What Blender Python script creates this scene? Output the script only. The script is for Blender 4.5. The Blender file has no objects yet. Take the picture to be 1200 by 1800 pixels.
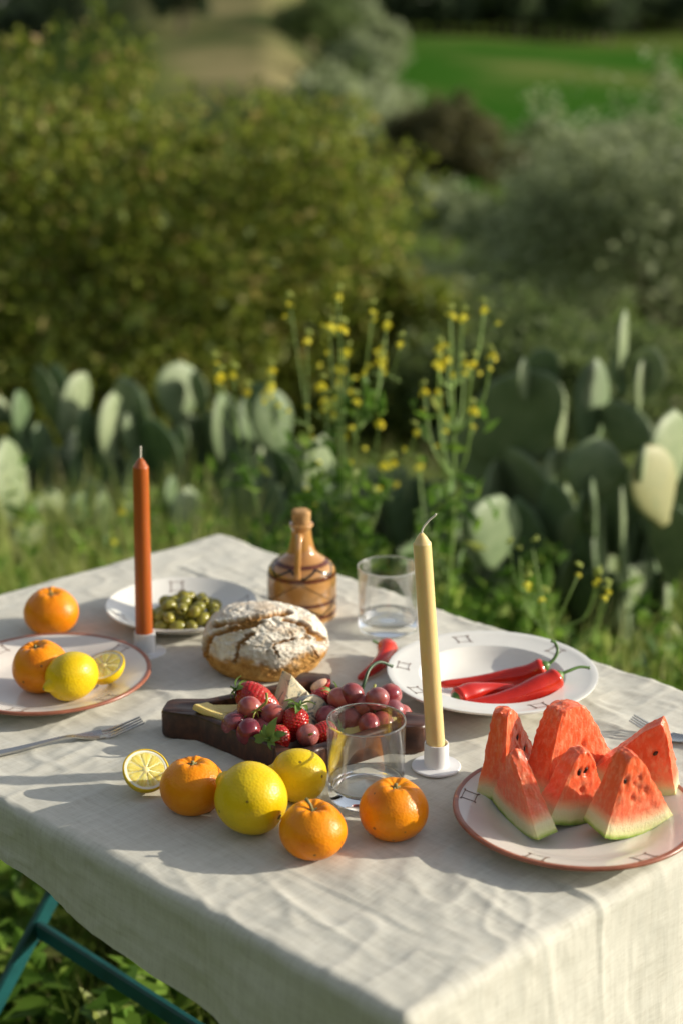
import bpy, math, random
import numpy as np
from mathutils import Vector, Matrix, Euler

SC = bpy.context.scene
COL = SC.collection
R = math.radians

# ------------------------------------------------------------------ camera, sky, sun, exposure
CAM_H, PITCH = 1.55, 17.6
cam_d = bpy.data.cameras.new('camera')
cam = bpy.data.objects.new('camera', cam_d); COL.objects.link(cam)
cam.location = (0, 0, CAM_H); cam.rotation_euler = (R(90 - PITCH), 0, 0)
cam_d.sensor_fit = 'VERTICAL'; cam_d.sensor_height = 36.0; cam_d.lens = 56.0
cam_d.clip_start = 0.05; cam_d.clip_end = 6000
cam_d.dof.use_dof = True; cam_d.dof.focus_distance = 1.70; cam_d.dof.aperture_fstop = 2.75
cam_d.dof.aperture_blades = 9
SC.camera = cam

SUN_EL, SUN_AZ = 20.0, -4.0          # degrees above the horizon; degrees from +X towards the camera
world = bpy.data.worlds.new('World'); SC.world = world; world.use_nodes = True
wn = world.node_tree.nodes; wl = world.node_tree.links
sky = wn.new('ShaderNodeTexSky'); sky.sky_type = 'NISHITA'; sky.sun_disc = False
sky.sun_elevation = R(SUN_EL); sky.sun_rotation = R(90 + SUN_AZ)
sky.air_density = 1.0; sky.dust_density = 1.4; sky.ozone_density = 1.0
hs_ = wn.new('ShaderNodeHueSaturation'); hs_.inputs['Saturation'].default_value = 0.42        # sky colour desaturated, so its light in the shade is less blue
wl.new(sky.outputs[0], hs_.inputs['Color']); wl.new(hs_.outputs[0], wn['Background'].inputs[0]); wn['Background'].inputs[1].default_value = 0.145

sd = bpy.data.lights.new('sun', 'SUN'); sd.energy = 4.6; sd.angle = R(0.55); sd.color = (1.0, 0.92, 0.76)
sun = bpy.data.objects.new('sun', sd); COL.objects.link(sun)
sv = Vector((math.cos(R(SUN_EL)) * math.cos(R(-SUN_AZ)), math.cos(R(SUN_EL)) * math.sin(R(-SUN_AZ)), math.sin(R(SUN_EL))))
sun.rotation_euler = sv.to_track_quat('Z', 'Y').to_euler(); sun.location = sv * 20

SC.view_settings.view_transform = 'Standard'; SC.view_settings.look = 'None'
SC.view_settings.exposure = 0.33; SC.view_settings.gamma = 1.0; SC.view_settings.use_curve_mapping = False
SC.render.engine = 'CYCLES'
SC.cycles.use_denoising = True
SC.cycles.max_bounces = 10; SC.cycles.transparent_max_bounces = 16; SC.cycles.transmission_bounces = 10
SC.cycles.diffuse_bounces = 4; SC.cycles.glossy_bounces = 4
SC.cycles.sample_clamp_indirect = 6.0
SC.cycles.blur_glossy = 0.5

# ------------------------------------------------------------------ helpers
def vn(P, seed=0):
    """smooth 3D value noise in -1..1 on an (n,3) array"""
    P = np.asarray(P, float); i = np.floor(P).astype(np.int64); f = P - i
    f = f * f * f * (f * (f * 6 - 15) + 10)
    def h(a):
        n = (a[:, 0] * 374761393 + a[:, 1] * 668265263 + a[:, 2] * 2147483647 + seed * 974634777) & 0xffffffff
        n = ((n ^ (n >> 13)) * 1274126177) & 0xffffffff
        n = ((n ^ (n >> 16)) * 2246822519) & 0xffffffff
        return ((n ^ (n >> 15)) & 0xffff) / 32767.5 - 1
    out = 0
    for dx in (0, 1):
        for dy in (0, 1):
            for dz in (0, 1):
                w = (f[:, 0] if dx else 1 - f[:, 0]) * (f[:, 1] if dy else 1 - f[:, 1]) * (f[:, 2] if dz else 1 - f[:, 2])
                out = out + w * h(i + np.array([dx, dy, dz]))
    return out

def fbm(P, oct=3, seed=0, gain=.5):
    s, a = 0, 1.0; P = np.asarray(P, float)
    for k in range(oct):
        s = s + a * vn(P * (2.03 ** k), seed + k * 7); a *= gain
    return s

def sstep(a, b, x):
    t = np.clip((np.asarray(x, float) - a) / (b - a), 0, 1); return t * t * (3 - 2 * t)

def mesh_np(name, V, F, mats, smooth=True, attrs=None, midx=None, sharp=None):
    """V (n,3); F list of faces or an (m,k) array"""
    me = bpy.data.meshes.new(name)
    V = np.ascontiguousarray(V, np.float32)
    if isinstance(F, np.ndarray):
        m, k = F.shape
        me.vertices.add(len(V)); me.vertices.foreach_set('co', V.ravel())
        me.loops.add(m * k); me.polygons.add(m)
        me.polygons.foreach_set('loop_start', np.arange(0, m * k, k, dtype=np.int32))
        me.polygons.foreach_set('loop_total', np.full(m, k, np.int32))
        me.loops.foreach_set('vertex_index', np.ascontiguousarray(F, np.int32).ravel())
        me.update(calc_edges=True)
    else:
        me.from_pydata(V.tolist(), [], F); me.update()
    if smooth: me.polygons.foreach_set('use_smooth', np.ones(len(me.polygons), bool))
    else: me.polygons.foreach_set('use_smooth', np.zeros(len(me.polygons), bool))
    for mt in (mats if isinstance(mats, (list, tuple)) else [mats]): me.materials.append(mt)
    if midx is not None: me.polygons.foreach_set('material_index', np.asarray(midx, np.int32))
    for k, v in (attrs or {}).items():
        v = np.asarray(v, np.float32)
        if v.ndim == 1:
            a = me.attributes.new(k, 'FLOAT', 'POINT'); a.data.foreach_set('value', v)
        else:
            a = me.attributes.new(k, 'FLOAT_VECTOR', 'POINT'); a.data.foreach_set('vector', v.ravel())
    if sharp: me.set_sharp_from_angle(angle=R(sharp))
    return me

def put(name, me, parent=None, loc=(0, 0, 0), rot=(0, 0, 0), scale=(1, 1, 1), kind=None):
    o = bpy.data.objects.new(name, me); COL.objects.link(o)
    o.location = loc; o.rotation_euler = rot; o.scale = scale
    if parent is not None: o.parent = parent
    if kind: o['kind'] = kind
    return o

def tag(o, label=None, cat=None, group=None, kind=None):
    if label: o['label'] = label
    if cat: o['category'] = cat
    if group: o['group'] = group
    if kind: o['kind'] = kind
    return o

def thing(name, label, cat, loc=(0, 0, 0), rot=(0, 0, 0), group=None):
    o = bpy.data.objects.new(name, None); COL.objects.link(o)
    o.empty_display_size = .02
    o.location = loc; o.rotation_euler = rot
    return tag(o, label, cat, group)

def lathe(prof, n=64, phase=0.0):
    """profile of (r,z) from bottom axis up; r==0 makes a pole"""
    V, F, rows = [], [], []
    for r, z in prof:
        if r < 1e-7:
            rows.append([len(V)]); V.append((0, 0, z))
        else:
            a = len(V); rows.append(list(range(a, a + n)))
            for k in range(n):
                t = 2 * math.pi * k / n + phase; V.append((r * math.cos(t), r * math.sin(t), z))
    for a, b in zip(rows[:-1], rows[1:]):
        if len(a) == 1 and len(b) == 1: continue
        for k in range(n):
            j = (k + 1) % n
            if len(a) == 1: F.append((a[0], b[j], b[k]))
            elif len(b) == 1: F.append((a[k], a[j], b[0]))
            else: F.append((a[k], a[j], b[j], b[k]))
    return np.array(V, float), F

def smoothprof(pts, sub=6):
    """Catmull-Rom through profile points"""
    P = np.array(pts, float); out = []
    for i in range(len(P) - 1):
        p0, p1, p2, p3 = P[max(i - 1, 0)], P[i], P[i + 1], P[min(i + 2, len(P) - 1)]
        for k in range(sub):
            t = k / sub
            out.append(.5 * ((2 * p1) + (-p0 + p2) * t + (2 * p0 - 5 * p1 + 4 * p2 - p3) * t * t + (-p0 + 3 * p1 - 3 * p2 + p3) * t ** 3))
    out.append(P[-1])
    return np.array(out)

def tube(pts, rad, n=8, cap=True, flat=None):
    P = np.array(pts, float); m = len(P)
    rad = np.full(m, rad) if np.isscalar(rad) else np.array(rad, float)
    T = np.gradient(P, axis=0); T /= (np.linalg.norm(T, axis=1)[:, None] + 1e-12)
    up = np.array([0, 0, 1.0]) if abs(T[0, 2]) < .9 else np.array([1.0, 0, 0])
    V, F = [], []
    u = np.cross(T[0], up); u /= np.linalg.norm(u)
    for i in range(m):
        u = u - T[i] * (u @ T[i]); u /= np.linalg.norm(u) + 1e-12
        w = np.cross(T[i], u)
        for k in range(n):
            a = 2 * math.pi * k / n
            fl = 1.0 if flat is None else flat
            V.append(P[i] + rad[i] * (math.cos(a) * u + math.sin(a) * w * fl))
    for i in range(m - 1):
        for k in range(n):
            j = (k + 1) % n
            F.append((i * n + k, i * n + j, (i + 1) * n + j, (i + 1) * n + k))
    if cap:
        F.append(tuple(range(n - 1, -1, -1))); F.append(tuple((m - 1) * n + k for k in range(n)))
    return np.array(V), F

class MB:
    """collects shapes of ONE piece"""
    def __init__(s): s.V, s.F, s.n = [], [], 0
    def add(s, V, F, M=None):
        V = np.asarray(V, float)
        if M is not None: V = np.array([tuple(M @ Vector(v)) for v in V])
        s.V.append(V); s.F += [tuple(int(i) + s.n for i in f) for f in F]; s.n += len(V); return s
    def tube(s, *a, **k): return s.add(*tube(*a, **k))
    def mesh(s, name, mat, smooth=True, sharp=None): return mesh_np(name, np.vstack(s.V), s.F, mat, smooth, sharp=sharp)

def box_vf(sx, sy, sz, c=(0, 0, 0), bev=0.0):
    b = bev; V = []; 
    if b <= 0:
        V = [(c[0] + x * sx / 2, c[1] + y * sy / 2, c[2] + z * sz / 2) for z in (-1, 1) for x, y in ((-1, -1), (1, -1), (1, 1), (-1, 1))]
        return np.array(V), [(3, 2, 1, 0), (4, 5, 6, 7), (0, 1, 5, 4), (1, 2, 6, 5), (2, 3, 7, 6), (3, 0, 4, 7)]
    x0, y0, z0 = sx / 2, sy / 2, sz / 2
    rows = []
    for (ins, z) in ((b, -z0), (0, -z0 + b), (0, z0 - b), (b, z0)):
        ring = []
        for (X, Y, qx, qy) in ((-1, -1, 0, 1), (1, -1, 1, 0), (1, 1, 0, 1), (-1, 1, 1, 0)):
            xa, ya = X * (x0 - ins), Y * (y0 - ins)
            if qx == 0: ring += [(xa, ya - Y * b), (xa - X * b, ya)]
            else: ring += [(xa - X * b, ya), (xa, ya - Y * b)]
        rows.append([(c[0] + p[0], c[1] + p[1], c[2] + z) for p in ring])
    V = [v for r_ in rows for v in r_]; F = []
    for i in range(3):
        for k in range(8):
            j = (k + 1) % 8; F.append((i * 8 + k, i * 8 + j, (i + 1) * 8 + j, (i + 1) * 8 + k))
    F.append(tuple(range(7, -1, -1))); F.append(tuple(24 + k for k in range(8)))
    return np.array(V), F

# ------------------------------------------------------------------ materials
class NT:
    def __init__(s, name):
        s.m = bpy.data.materials.new(name); s.m.use_nodes = True
        s.t = s.m.node_tree; s.b = s.t.nodes['Principled BSDF']; s.out = s.t.nodes['Material Output']
    def n(s, typ, **k):
        nd = s.t.nodes.new('ShaderNode' + typ)
        for a, v in k.items():
            if a == 'ins':
                for i, x in v.items():
                    if hasattr(x, 'is_output') or isinstance(x, bpy.types.NodeSocket): s.t.links.new(x, nd.inputs[i])
                    else: nd.inputs[i].default_value = x
            else: setattr(nd, a, v)
        return nd
    def set(s, **k):
        for a, v in k.items():
            a = a.replace('_', ' ')
            if isinstance(v, bpy.types.NodeSocket): s.t.links.new(v, s.b.inputs[a])
            elif isinstance(v, tuple) and len(v) == 3 and a != 'Subsurface Radius': s.b.inputs[a].default_value = (*v, 1)
            else: s.b.inputs[a].default_value = v
        return s
    def coord(s, which='Object'): return s.n('TexCoord').outputs[which]
    def attr(s, name, vec=False):
        nd = s.n('Attribute', attribute_name=name); return nd.outputs['Vector' if vec else 'Fac']
    def noise(s, co, scale, detail=3, rough=.55, dist=0.0):
        return s.n('TexNoise', ins={'Vector': co, 'Scale': scale, 'Detail': detail, 'Roughness': rough, 'Distortion': dist}).outputs['Fac']
    def mapping(s, co, scale=(1, 1, 1), rot=(0, 0, 0)):
        return s.n('Mapping', ins={'Vector': co, 'Scale': scale, 'Rotation': rot}).outputs[0]
    def ramp(s, fac, stops, interp='LINEAR'):
        r = s.n('ValToRGB', ins={'Fac': fac}); e = r.color_ramp; e.interpolation = interp
        while len(e.elements) < len(stops): e.elements.new(.5)
        for el, (p, c) in zip(e.elements, stops):
            el.position = p; el.color = (*c, 1) if len(c) == 3 else c
        return r.outputs['Color']
    def mix(s, fac, a, b, mode='MIX'):
        nd = s.n('MixRGB', blend_type=mode)
        for i, x in enumerate((fac, a, b)):
            if isinstance(x, bpy.types.NodeSocket): s.t.links.new(x, nd.inputs[i])
            elif isinstance(x, tuple): nd.inputs[i].default_value = (*x, 1)
            else: nd.inputs[i].default_value = x
        return nd.outputs[0]
    def math(s, op, a, b=0.0, clamp=False):
        nd = s.n('Math', operation=op, use_clamp=clamp)
        for i, x in enumerate((a, b)):
            if isinstance(x, bpy.types.NodeSocket): s.t.links.new(x, nd.inputs[i])
            else: nd.inputs[i].default_value = x
        return nd.outputs[0]
    def bump(s, h, strength=.3, dist=.001, normal=None):
        nd = s.n('Bump', ins={'Height': h, 'Strength': strength, 'Distance': dist})
        if normal is not None: s.t.links.new(normal, nd.inputs['Normal'])
        s.t.links.new(nd.outputs[0], s.b.inputs['Normal']); return nd.outputs[0]

def simple(name, col, rough=.5, var=.12, scale=40, bump=0.0, bscale=300, bdist=.0004, sss=0.0, sssr=(.004, .002, .001), metal=0.0, spec=.5):
    m = NT(name); co = m.coord()
    f = m.noise(co, scale)
    c0 = tuple(max(0, c * (1 - var)) for c in col); c1 = tuple(min(1, c * (1 + var)) for c in col)
    m.set(Base_Color=m.ramp(f, [(.3, c0), (.7, c1)]), Roughness=rough, Metallic=metal, Specular_IOR_Level=spec)
    if bump: m.bump(m.noise(co, bscale, 4), bump, bdist)
    if sss: m.set(Subsurface_Weight=sss, Subsurface_Radius=sssr, Subsurface_Scale=1.0)
    return m.m

def leafmat(name, stops, trans=.5, rough=.5, spec=.3):
    """leaf faces: colour varies from leaf to leaf; light passes through them"""
    m = NT(name)
    rnd_ = m.n('NewGeometry').outputs['Random Per Island']
    c = m.ramp(rnd_, stops)
    m.set(Base_Color=c, Roughness=rough, Specular_IOR_Level=spec)
    tr = m.n('BsdfTranslucent', ins={'Color': m.mix(.5, c, (.5, .6, .1), 'MULTIPLY') if False else c})
    mx = m.n('MixShader', ins={0: trans, 1: m.b.outputs[0], 2: tr.outputs[0]})
    m.t.links.new(mx.outputs[0], m.out.inputs[0]); return m.m
# ------------------------------------------------------------------ ground and hills (one sheet to the horizon)
def ground_z(x, y):
    x = np.asarray(x, float); y = np.asarray(y, float)
    z = np.interp(y, [-4000, 4.7, 5.6, 9, 20, 45, 78, 110, 200, 240, 330, 420, 600, 900, 1500, 4000],
                  [0, 0, -.18, -1.0, -2.0, -3.6, -6.5, -5.9, -3.3, -2.0, 3, 12, 20, 16, 0, -60])
    s = x / np.maximum(y, 1.0)
    # spur on the left with dry grass, saddle far left where the sky shows
    spur = sstep(.01, -.05, s) * sstep(-.2, -.11, s) * np.interp(y, [60, 110, 260, 420, 700, 1000], [0, 3.0, 12, 20, 10, 0])
    sad = sstep(-.13, -.19, s) * np.interp(y, [200, 330, 420, 600, 900, 1500, 4000], [0, 2, 10.6, 22, 26, 30, 10])
    nz = fbm(np.stack([x / 60, y / 60, x * 0], 1), 3, 5) * np.interp(y, [30, 120, 400], [0, .5, 3.0])
    nn = vn(np.stack([x / 1.1, y / 1.1, x * 0], 1), 9) * .03 * sstep(60, 5, np.abs(y) + np.abs(x))
    lf = -(x + .30 * np.maximum(y, 0)) - 2.2          # unseen hillside added on the left: blocks low sky, bounces green light
    lf = np.maximum(lf, -(y + 3.0) * .9)            # also added behind the camera, to dim the sky light from there
    added_hill = np.where(lf > 0, lf * lf / (lf + 2.5), 0) * .66 * np.interp(y, [60, 120], [1, 0]); added_hill = 26 * np.tanh(added_hill / 26)
    return z + spur - sad + nz + nn + added_hill

NA, rr = 240, np.concatenate([[.25], np.geomspace(.5, 3500, 150)])
front = np.linspace(-.32, .32, 130) + math.pi / 2
rest = np.linspace(math.pi / 2 + .32, math.pi / 2 - .32 + 2 * math.pi, 60)[1:-1]
ang = np.concatenate([front, rest]); NA = len(ang)
gx = (rr[:, None] * np.cos(ang)).ravel(); gy = (rr[:, None] * np.sin(ang)).ravel()
V = np.stack([gx, gy, ground_z(gx, gy)], 1)
V = np.vstack([V, [[0, 0, 0]]])
k = np.arange(NA); F = []
for i in range(len(rr) - 1):
    F.append(np.stack([i * NA + k, i * NA + (k + 1) % NA, (i + 1) * NA + (k + 1) % NA, (i + 1) * NA + k], 1)[:, ::-1])
F = np.vstack(F)[:, ::-1]
s = V[:, 0] / np.maximum(V[:, 1], 1); Y = V[:, 1]
wob = vn(np.stack([s * 40, np.log(np.maximum(Y, 1)) * 6, s * 0], 1), 3) * .012
field = sstep(.018, .034, s + wob) * sstep(62, 75, Y) * sstep(225, 205, Y + wob * 500)
dry = sstep(.012, -.035, s + wob * 1.6) * sstep(-.14, -.085, s + wob * 1.6) * sstep(70, 100, Y)
m = NT('ground_soil_grass'); co = m.coord('Generated') if False else m.n('NewGeometry').outputs['Position']
n1 = m.noise(co, 9, 5); n2 = m.noise(co, .12, 6, .65); n3 = m.noise(co, .9, 5)
near = m.ramp(n1, [(.3, (.035, .045, .012)), (.6, (.08, .11, .022)), (.8, (.14, .15, .05))])
scrub = m.ramp(n2, [(.3, (.050, .080, .016)), (.55, (.10, .155, .026)), (.75, (.17, .19, .045))])
dist_ = m.n('SeparateXYZ', ins={0: co}).outputs[1]
rad_ = m.n('VectorMath', operation='LENGTH', ins={0: co}).outputs['Value']
far = m.math('MULTIPLY', m.math('SUBTRACT', rad_, 6.0), .15, True)
scrub = m.mix(m.ramp(m.noise(co, .55, 6, .7), [(.35, (0, 0, 0)), (.65, (.75, .75, .75))]), scrub, (.075, .085, .028))
base = m.mix(far, near, scrub)
rows = m.n('TexWave', wave_type='BANDS', bands_direction='Y', ins={'Vector': m.mapping(co, (1, 1, 1), (0, 0, .12)), 'Scale': .09, 'Distortion': 1.2, 'Detail': 2, 'Detail Scale': .4}).outputs['Fac']
fcol = m.mix(m.math('MULTIPLY', rows, .55), (.026, .088, .010), (.050, .122, .015))
fcol = m.mix(m.ramp(m.noise(co, .035, 4), [(.5, (0, 0, 0)), (.68, (1, 1, 1))]), fcol, (.125, .150, .042))
dcol = m.ramp(m.noise(co, .06, 5, .7), [(.38, (.060, .075, .028)), (.52, (.15, .14, .062)), (.7, (.25, .21, .105))])
base = m.mix(m.attr('field'), base, fcol); base = m.mix(m.attr('dry'), base, dcol)
m.set(Base_Color=base, Roughness=1.0, Specular_IOR_Level=.0); m.bump(n3, .3, .05)
me = mesh_np('ground', V, F, m.m, True, {'field': field, 'dry': dry})
ground = put('ground', me, kind='structure')

# ------------------------------------------------------------------ leaves
def leaf_cloud(C, n, spread, size, seed, up=.3, aspect=.45, fold=.0):
    """n diamond leaves scattered about the clump centres C (k,3)"""
    g = np.random.default_rng(seed); C = np.asarray(C, float)
    idx = g.integers(0, len(C), n)
    d = g.normal(size=(n, 3)); d /= np.linalg.norm(d, axis=1)[:, None]
    sp = spread if np.isscalar(spread) else np.asarray(spread)[idx][:, None]
    P = C[idx] + d * sp * (g.random((n, 1)) ** .45)
    N = g.normal(size=(n, 3)); N[:, 2] += up; N /= np.linalg.norm(N, axis=1)[:, None]
    A = np.cross(N, g.normal(size=(n, 3))); A /= np.linalg.norm(A, axis=1)[:, None]
    B = np.cross(N, A); L = size * (.6 + .8 * g.random((n, 1)))
    W = L * aspect
    Q = np.stack([P - A * L / 2, P - A * L * .05 - B * W / 2 + N * L * .06, P + A * L / 2, P - A * L * .05 + B * W / 2 + N * L * .06], 1)
    return Q.reshape(-1, 3), np.arange(n * 4).reshape(n, 4)

def clumps(n, rx, ry, rz, cz, seed, shell=.55, lump=.25, flatbottom=True, pw=2.0):
    g = np.random.default_rng(seed)
    d = g.normal(size=(n, 3)); d /= np.linalg.norm(d, axis=1)[:, None]
    if flatbottom and pw == 2.0: d[:, 2] = np.where(d[:, 2] < -.55, -d[:, 2] * .6, d[:, 2])
    d /= (np.abs(d) ** pw).sum(1)[:, None] ** (1 / pw)      # pw above 2: a boxier outline
    r = shell + (1 - shell) * g.random(n) ** .6
    r *= 1 + lump * vn(d * 2.1, seed) * 1.4
    P = d * r[:, None] * np.array([rx, ry, rz]); P[:, 2] += cz
    return P

def trunk_mesh(name, h, r, cl, mat, seed, nl=7, lean=0.0):
    g = random.Random(seed); mb = MB()
    top = Vector((lean * h, g.uniform(-.05, .05) * h, h))
    pts = [Vector((0, 0, -.15 * h))] + [Vector((lean * h * t + g.uniform(-.03, .03) * h, g.uniform(-.03, .03) * h, h * t)) for t in (.15, .4, .7)] + [top]
    mb.tube(pts, [r * 1.35, r * 1.1, r * .9, r * .7, r * .5], 8)
    for c in list(cl)[:: max(1, len(cl) // nl)][:nl]:
        c = Vector(c); a = pts[g.choice((2, 3, 4))]
        md = (a + c) / 2 + Vector((g.uniform(-.1, .1), g.uniform(-.1, .1), .08)) * h
        mb.tube([a, md, c], [r * .45, r * .28, r * .08], 6)
    return mb.mesh(name, mat)

bark = simple('grey_brown_bark', (.11, .085, .06), .9, .3, 18, .6, 60, .01)

OLIVE = [(.0, (.065, .10, .014)), (.3, (.135, .18, .022)), (.6, (.205, .25, .030)), (.86, (.34, .36, .06)), (.96, (.38, .31, .10)), (1, (.36, .25, .09))]
GREYG = [(.0, (.15, .19, .085)), (.4, (.26, .31, .145)), (.75, (.36, .41, .22)), (1, (.48, .52, .33))]
BROWN = [(.0, (.07, .065, .028)), (.45, (.12, .112, .045)), (.8, (.16, .15, .06)), (1, (.17, .19, .065))]
DARKG = [(.0, (.04, .064, .03)), (.5, (.075, .11, .048)), (1, (.13, .165, .072))]
MIDG = [(.0, (.07, .11, .035)), (.5, (.13, .18, .056)), (1, (.20, .25, .085))]
FRESH = [(.0, (.055, .12, .016)), (.45, (.11, .22, .028)), (.8, (.20, .32, .045)), (1, (.34, .38, .10))]
LM = {k_: leafmat(k_ + '_leaves', v_) for k_, v_ in dict(olive_green=OLIVE, grey_green=GREYG, brown_green=BROWN, dark_green=DARKG, mid_green=MIDG, fresh_green=FRESH).items()}

def tree(name, label, cat, x, y, crown, trunk, group, rot=0.0, sc=(1, 1, 1), dz=0.0):
    z = float(ground_z([x], [y])[0]) + dz
    t = thing(name, label, cat, (x, y, z), (0, 0, rot), group)
    a = put('crown', crown, t); b = put('trunk', trunk, t)
    t.scale = sc
    return t

# big scrub bush on the left, and a second one behind it
def bush_mesh(name, rx, ry, rz, cz, ncl, nleaf, size, mat, seed, spread=.22, shoots=0, aspect=.5, pw=2.0):
    cl = clumps(ncl, rx, ry, rz, cz, seed, .35, .2, True, pw)
    g = np.random.default_rng(seed + 1)
    V, F = leaf_cloud(cl, nleaf, g.uniform(.5, 1.3, ncl) * spread, size, seed + 2, .35, aspect)
    Vs, Fs = [V], [F]; n = len(V)
    for k in range(shoots):          # leafy shoots that stand out of the outline
        c = cl[g.integers(0, ncl)]
        if c[2] < cz: continue
        ln = g.uniform(.25, .6) * rz * .6; d = np.array([g.normal() * .35, g.normal() * .35, 1.0]); d /= np.linalg.norm(d)
        pts = c + d * np.linspace(0, ln, 10)[:, None]
        v, f = leaf_cloud(pts, 70, .05 + .03 * rz, size, seed + 10 + k, .3, aspect)
        Vs.append(v); Fs.append(f + n); n += len(v)
    return mesh_np(name, np.vstack(Vs), np.vstack(Fs), mat, False), cl

cm, cl = bush_mesh('crown', 1.10, .8, .88, .80, 330, 50000, .045, LM['olive_green'], 21, .20, 70, .5, 3.6)
tm = trunk_mesh('trunk', .8, .016, cl, bark, 3, 14)
tree('scrub_bush', 'big olive green bush with tan leaves filling the upper left behind the cacti', 'bush', -1.02, 6.6, cm, tm, None, sc=(1, 1, .97))
cm2, cl2 = bush_mesh('crown', .50, .5, .52, .5, 120, 15000, .045, LM['olive_green'], 35, .15, 30)
tm2 = trunk_mesh('trunk', .7, .05, cl2, bark, 4, 12)
tree('scrub_bush', 'lower olive green bush in the middle, behind the yellow flowers', 'bush', .02, 7.0, cm2, tm2, None)
# dark understory between cacti and olives
cm3, cl3 = bush_mesh('crown', .62, .5, .36, .32, 80, 15000, .045, LM['mid_green'], 41, .22, 14)
tm3 = trunk_mesh('trunk', .4, .04, cl3, bark, 5, 8)
tree('scrub_bush', 'low dark green shrub behind the tall cactus on the right', 'bush', .75, 6.4, cm3, tm3, None)

# silvery olive trees on the right slope
om, ocl = bush_mesh('crown', 1.2, 1.1, 1.2, 1.75, 190, 16000, .080, LM['grey_green'], 51, .34, 36, .32)
otm = trunk_mesh('trunk', 1.2, .11, ocl, bark, 6, 14)
tree('olive_tree', 'silvery olive tree at the right edge beyond the cacti', 'tree', 1.85, 9.0, om, otm, 'olive trees on the slope', .4, (1, 1, .70))
tree('olive_tree', 'shorter silvery olive tree left of the one at the right edge', 'tree', .98, 9.9, om, otm, 'olive trees on the slope', 2.0, (.6, .6, .35))
tree('olive_tree', 'low grey green olive tree below the round brown bush', 'tree', .55, 12.5, om, otm, 'olive trees on the slope', 3.9, (.7, .7, .33))
tree('olive_tree', 'grey olive tree poking out above the others on the right', 'tree', 1.95, 12.2, om, otm, 'olive trees on the slope', 5.2, (.72, .72, .58))
# round brown bush in front of the field
rm, rcl = bush_mesh('crown', 1.75, 1.6, 1.45, 1.35, 150, 20000, .16, LM['brown_green'], 61, .35, 0)
rtm = trunk_mesh('trunk', 1.1, .12, rcl, bark, 7, 12)
tree('round_bush', 'round brown green bush standing alone in front of the green field', 'bush', 3.0, 45, rm, rtm, None, 0, (1, 1, 1.0), .0)

# generic far tree crowns (shared meshes)
FT = []
for k, (mt, rz, sd_) in enumerate((('mid_green', 1.0, 71), ('dark_green', 1.15, 72), ('grey_green', .9, 73), ('dark_green', .9, 74))):
    fm, fcl = bush_mesh('crown', 1.0, 1.0, rz, 1.25, 70, 3200, .2, LM[mt], sd_, .33, 0, .6)
    FT.append((fm, trunk_mesh('trunk', .9, .09, fcl, bark, 80 + k, 8)))
rnd = random.Random(11)
def far_tree(px_s, y, sc, kind, label, group):
    x = px_s * y
    t = tree('far_tree', label, 'tree', x, y, FT[kind][0], FT[kind][1], group, rnd.uniform(0, 6.28), (sc * rnd.uniform(.9, 1.25), sc * rnd.uniform(.9, 1.25), sc * rnd.uniform(.85, 1.15)), -.1 * sc)
    return t
# trees left of the field, between the spur and the bush
for s_, y, sc, kd in [(.012, 70, 2.0, 2), (-.004, 62, 1.6, 0), (.022, 96, 2.0, 2), (.004, 104, 2.2, 0), (-.012, 92, 1.7, 2), (.014, 130, 2.4, 2), (-.002, 150, 2.4, 0),
                      (.026, 150, 2.0, 2), (.03, 60, 1.2, 2), (.016, 48, 1.1, 2), (.045, 66, 1.0, 0), (.0, 120, 2.0, 1), (-.02, 140, 2.2, 0), (.008, 180, 2.6, 2)]:
    far_tree(s_, y, sc, kd, 'grey green tree at the left border of the green field', 'trees at the left border of the field')
# trees below the field on the right, between the olives
for s_, y, sc, kd in [(.125, 34, .6, 2), (.12, 46, .9, 0), (.145, 42, .9, 2), (.17, 48, 1.1, 2), (.19, 38, .9, 0), (.05, 36, .5, 2), (.065, 28, .45, 2), (.11, 24, .5, 0), (.09, 26, .45, 2)]:
    far_tree(s_, y, sc, kd, 'small grey green tree at the near border of the green field', 'trees at the near border of the field')
# dark wood above the field
for k in range(70):
    s_ = rnd.uniform(-.01, .24); y = rnd.uniform(222, 330) + (25 if s_ > .16 else 0)
    if k < 30: s_ = .03 + .2 * (k + .5) / 30; y = rnd.uniform(226, 240) + (30 if s_ > .165 else 0)
    far_tree(s_, y, rnd.uniform(2.4, 4.0), rnd.choice((1, 1, 3, 0)), 'dark green tree in the wood above the green field', 'trees of the dark wood above the field')
# trees on the dry spur and on the far left ridge
for k in range(44):
    s_ = rnd.uniform(-.235, .02); y = rnd.uniform(120, 400)
    if -.105 < s_ < -.02 and rnd.random() < .6: continue
    if -.205 < s_ < -.165 and y > 300: continue
    far_tree(s_, y, rnd.uniform(2.0, 3.6), rnd.choice((1, 0, 3, 2)), 'dark tree on the far hillside at the upper left', 'trees on the far hillside at the upper left')
for s_, y in [(-.215, 300), (-.2, 300), (-.165, 280), (-.15, 300), (-.14, 260), (-.225, 250), (-.185, 250), (-.175, 230), (-.13, 220), (-.115, 240)]:
    far_tree(s_, y, 3.0, rnd.choice((1, 3)), 'dark tree on the far hillside at the upper left', 'trees on the far hillside at the upper left')

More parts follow.
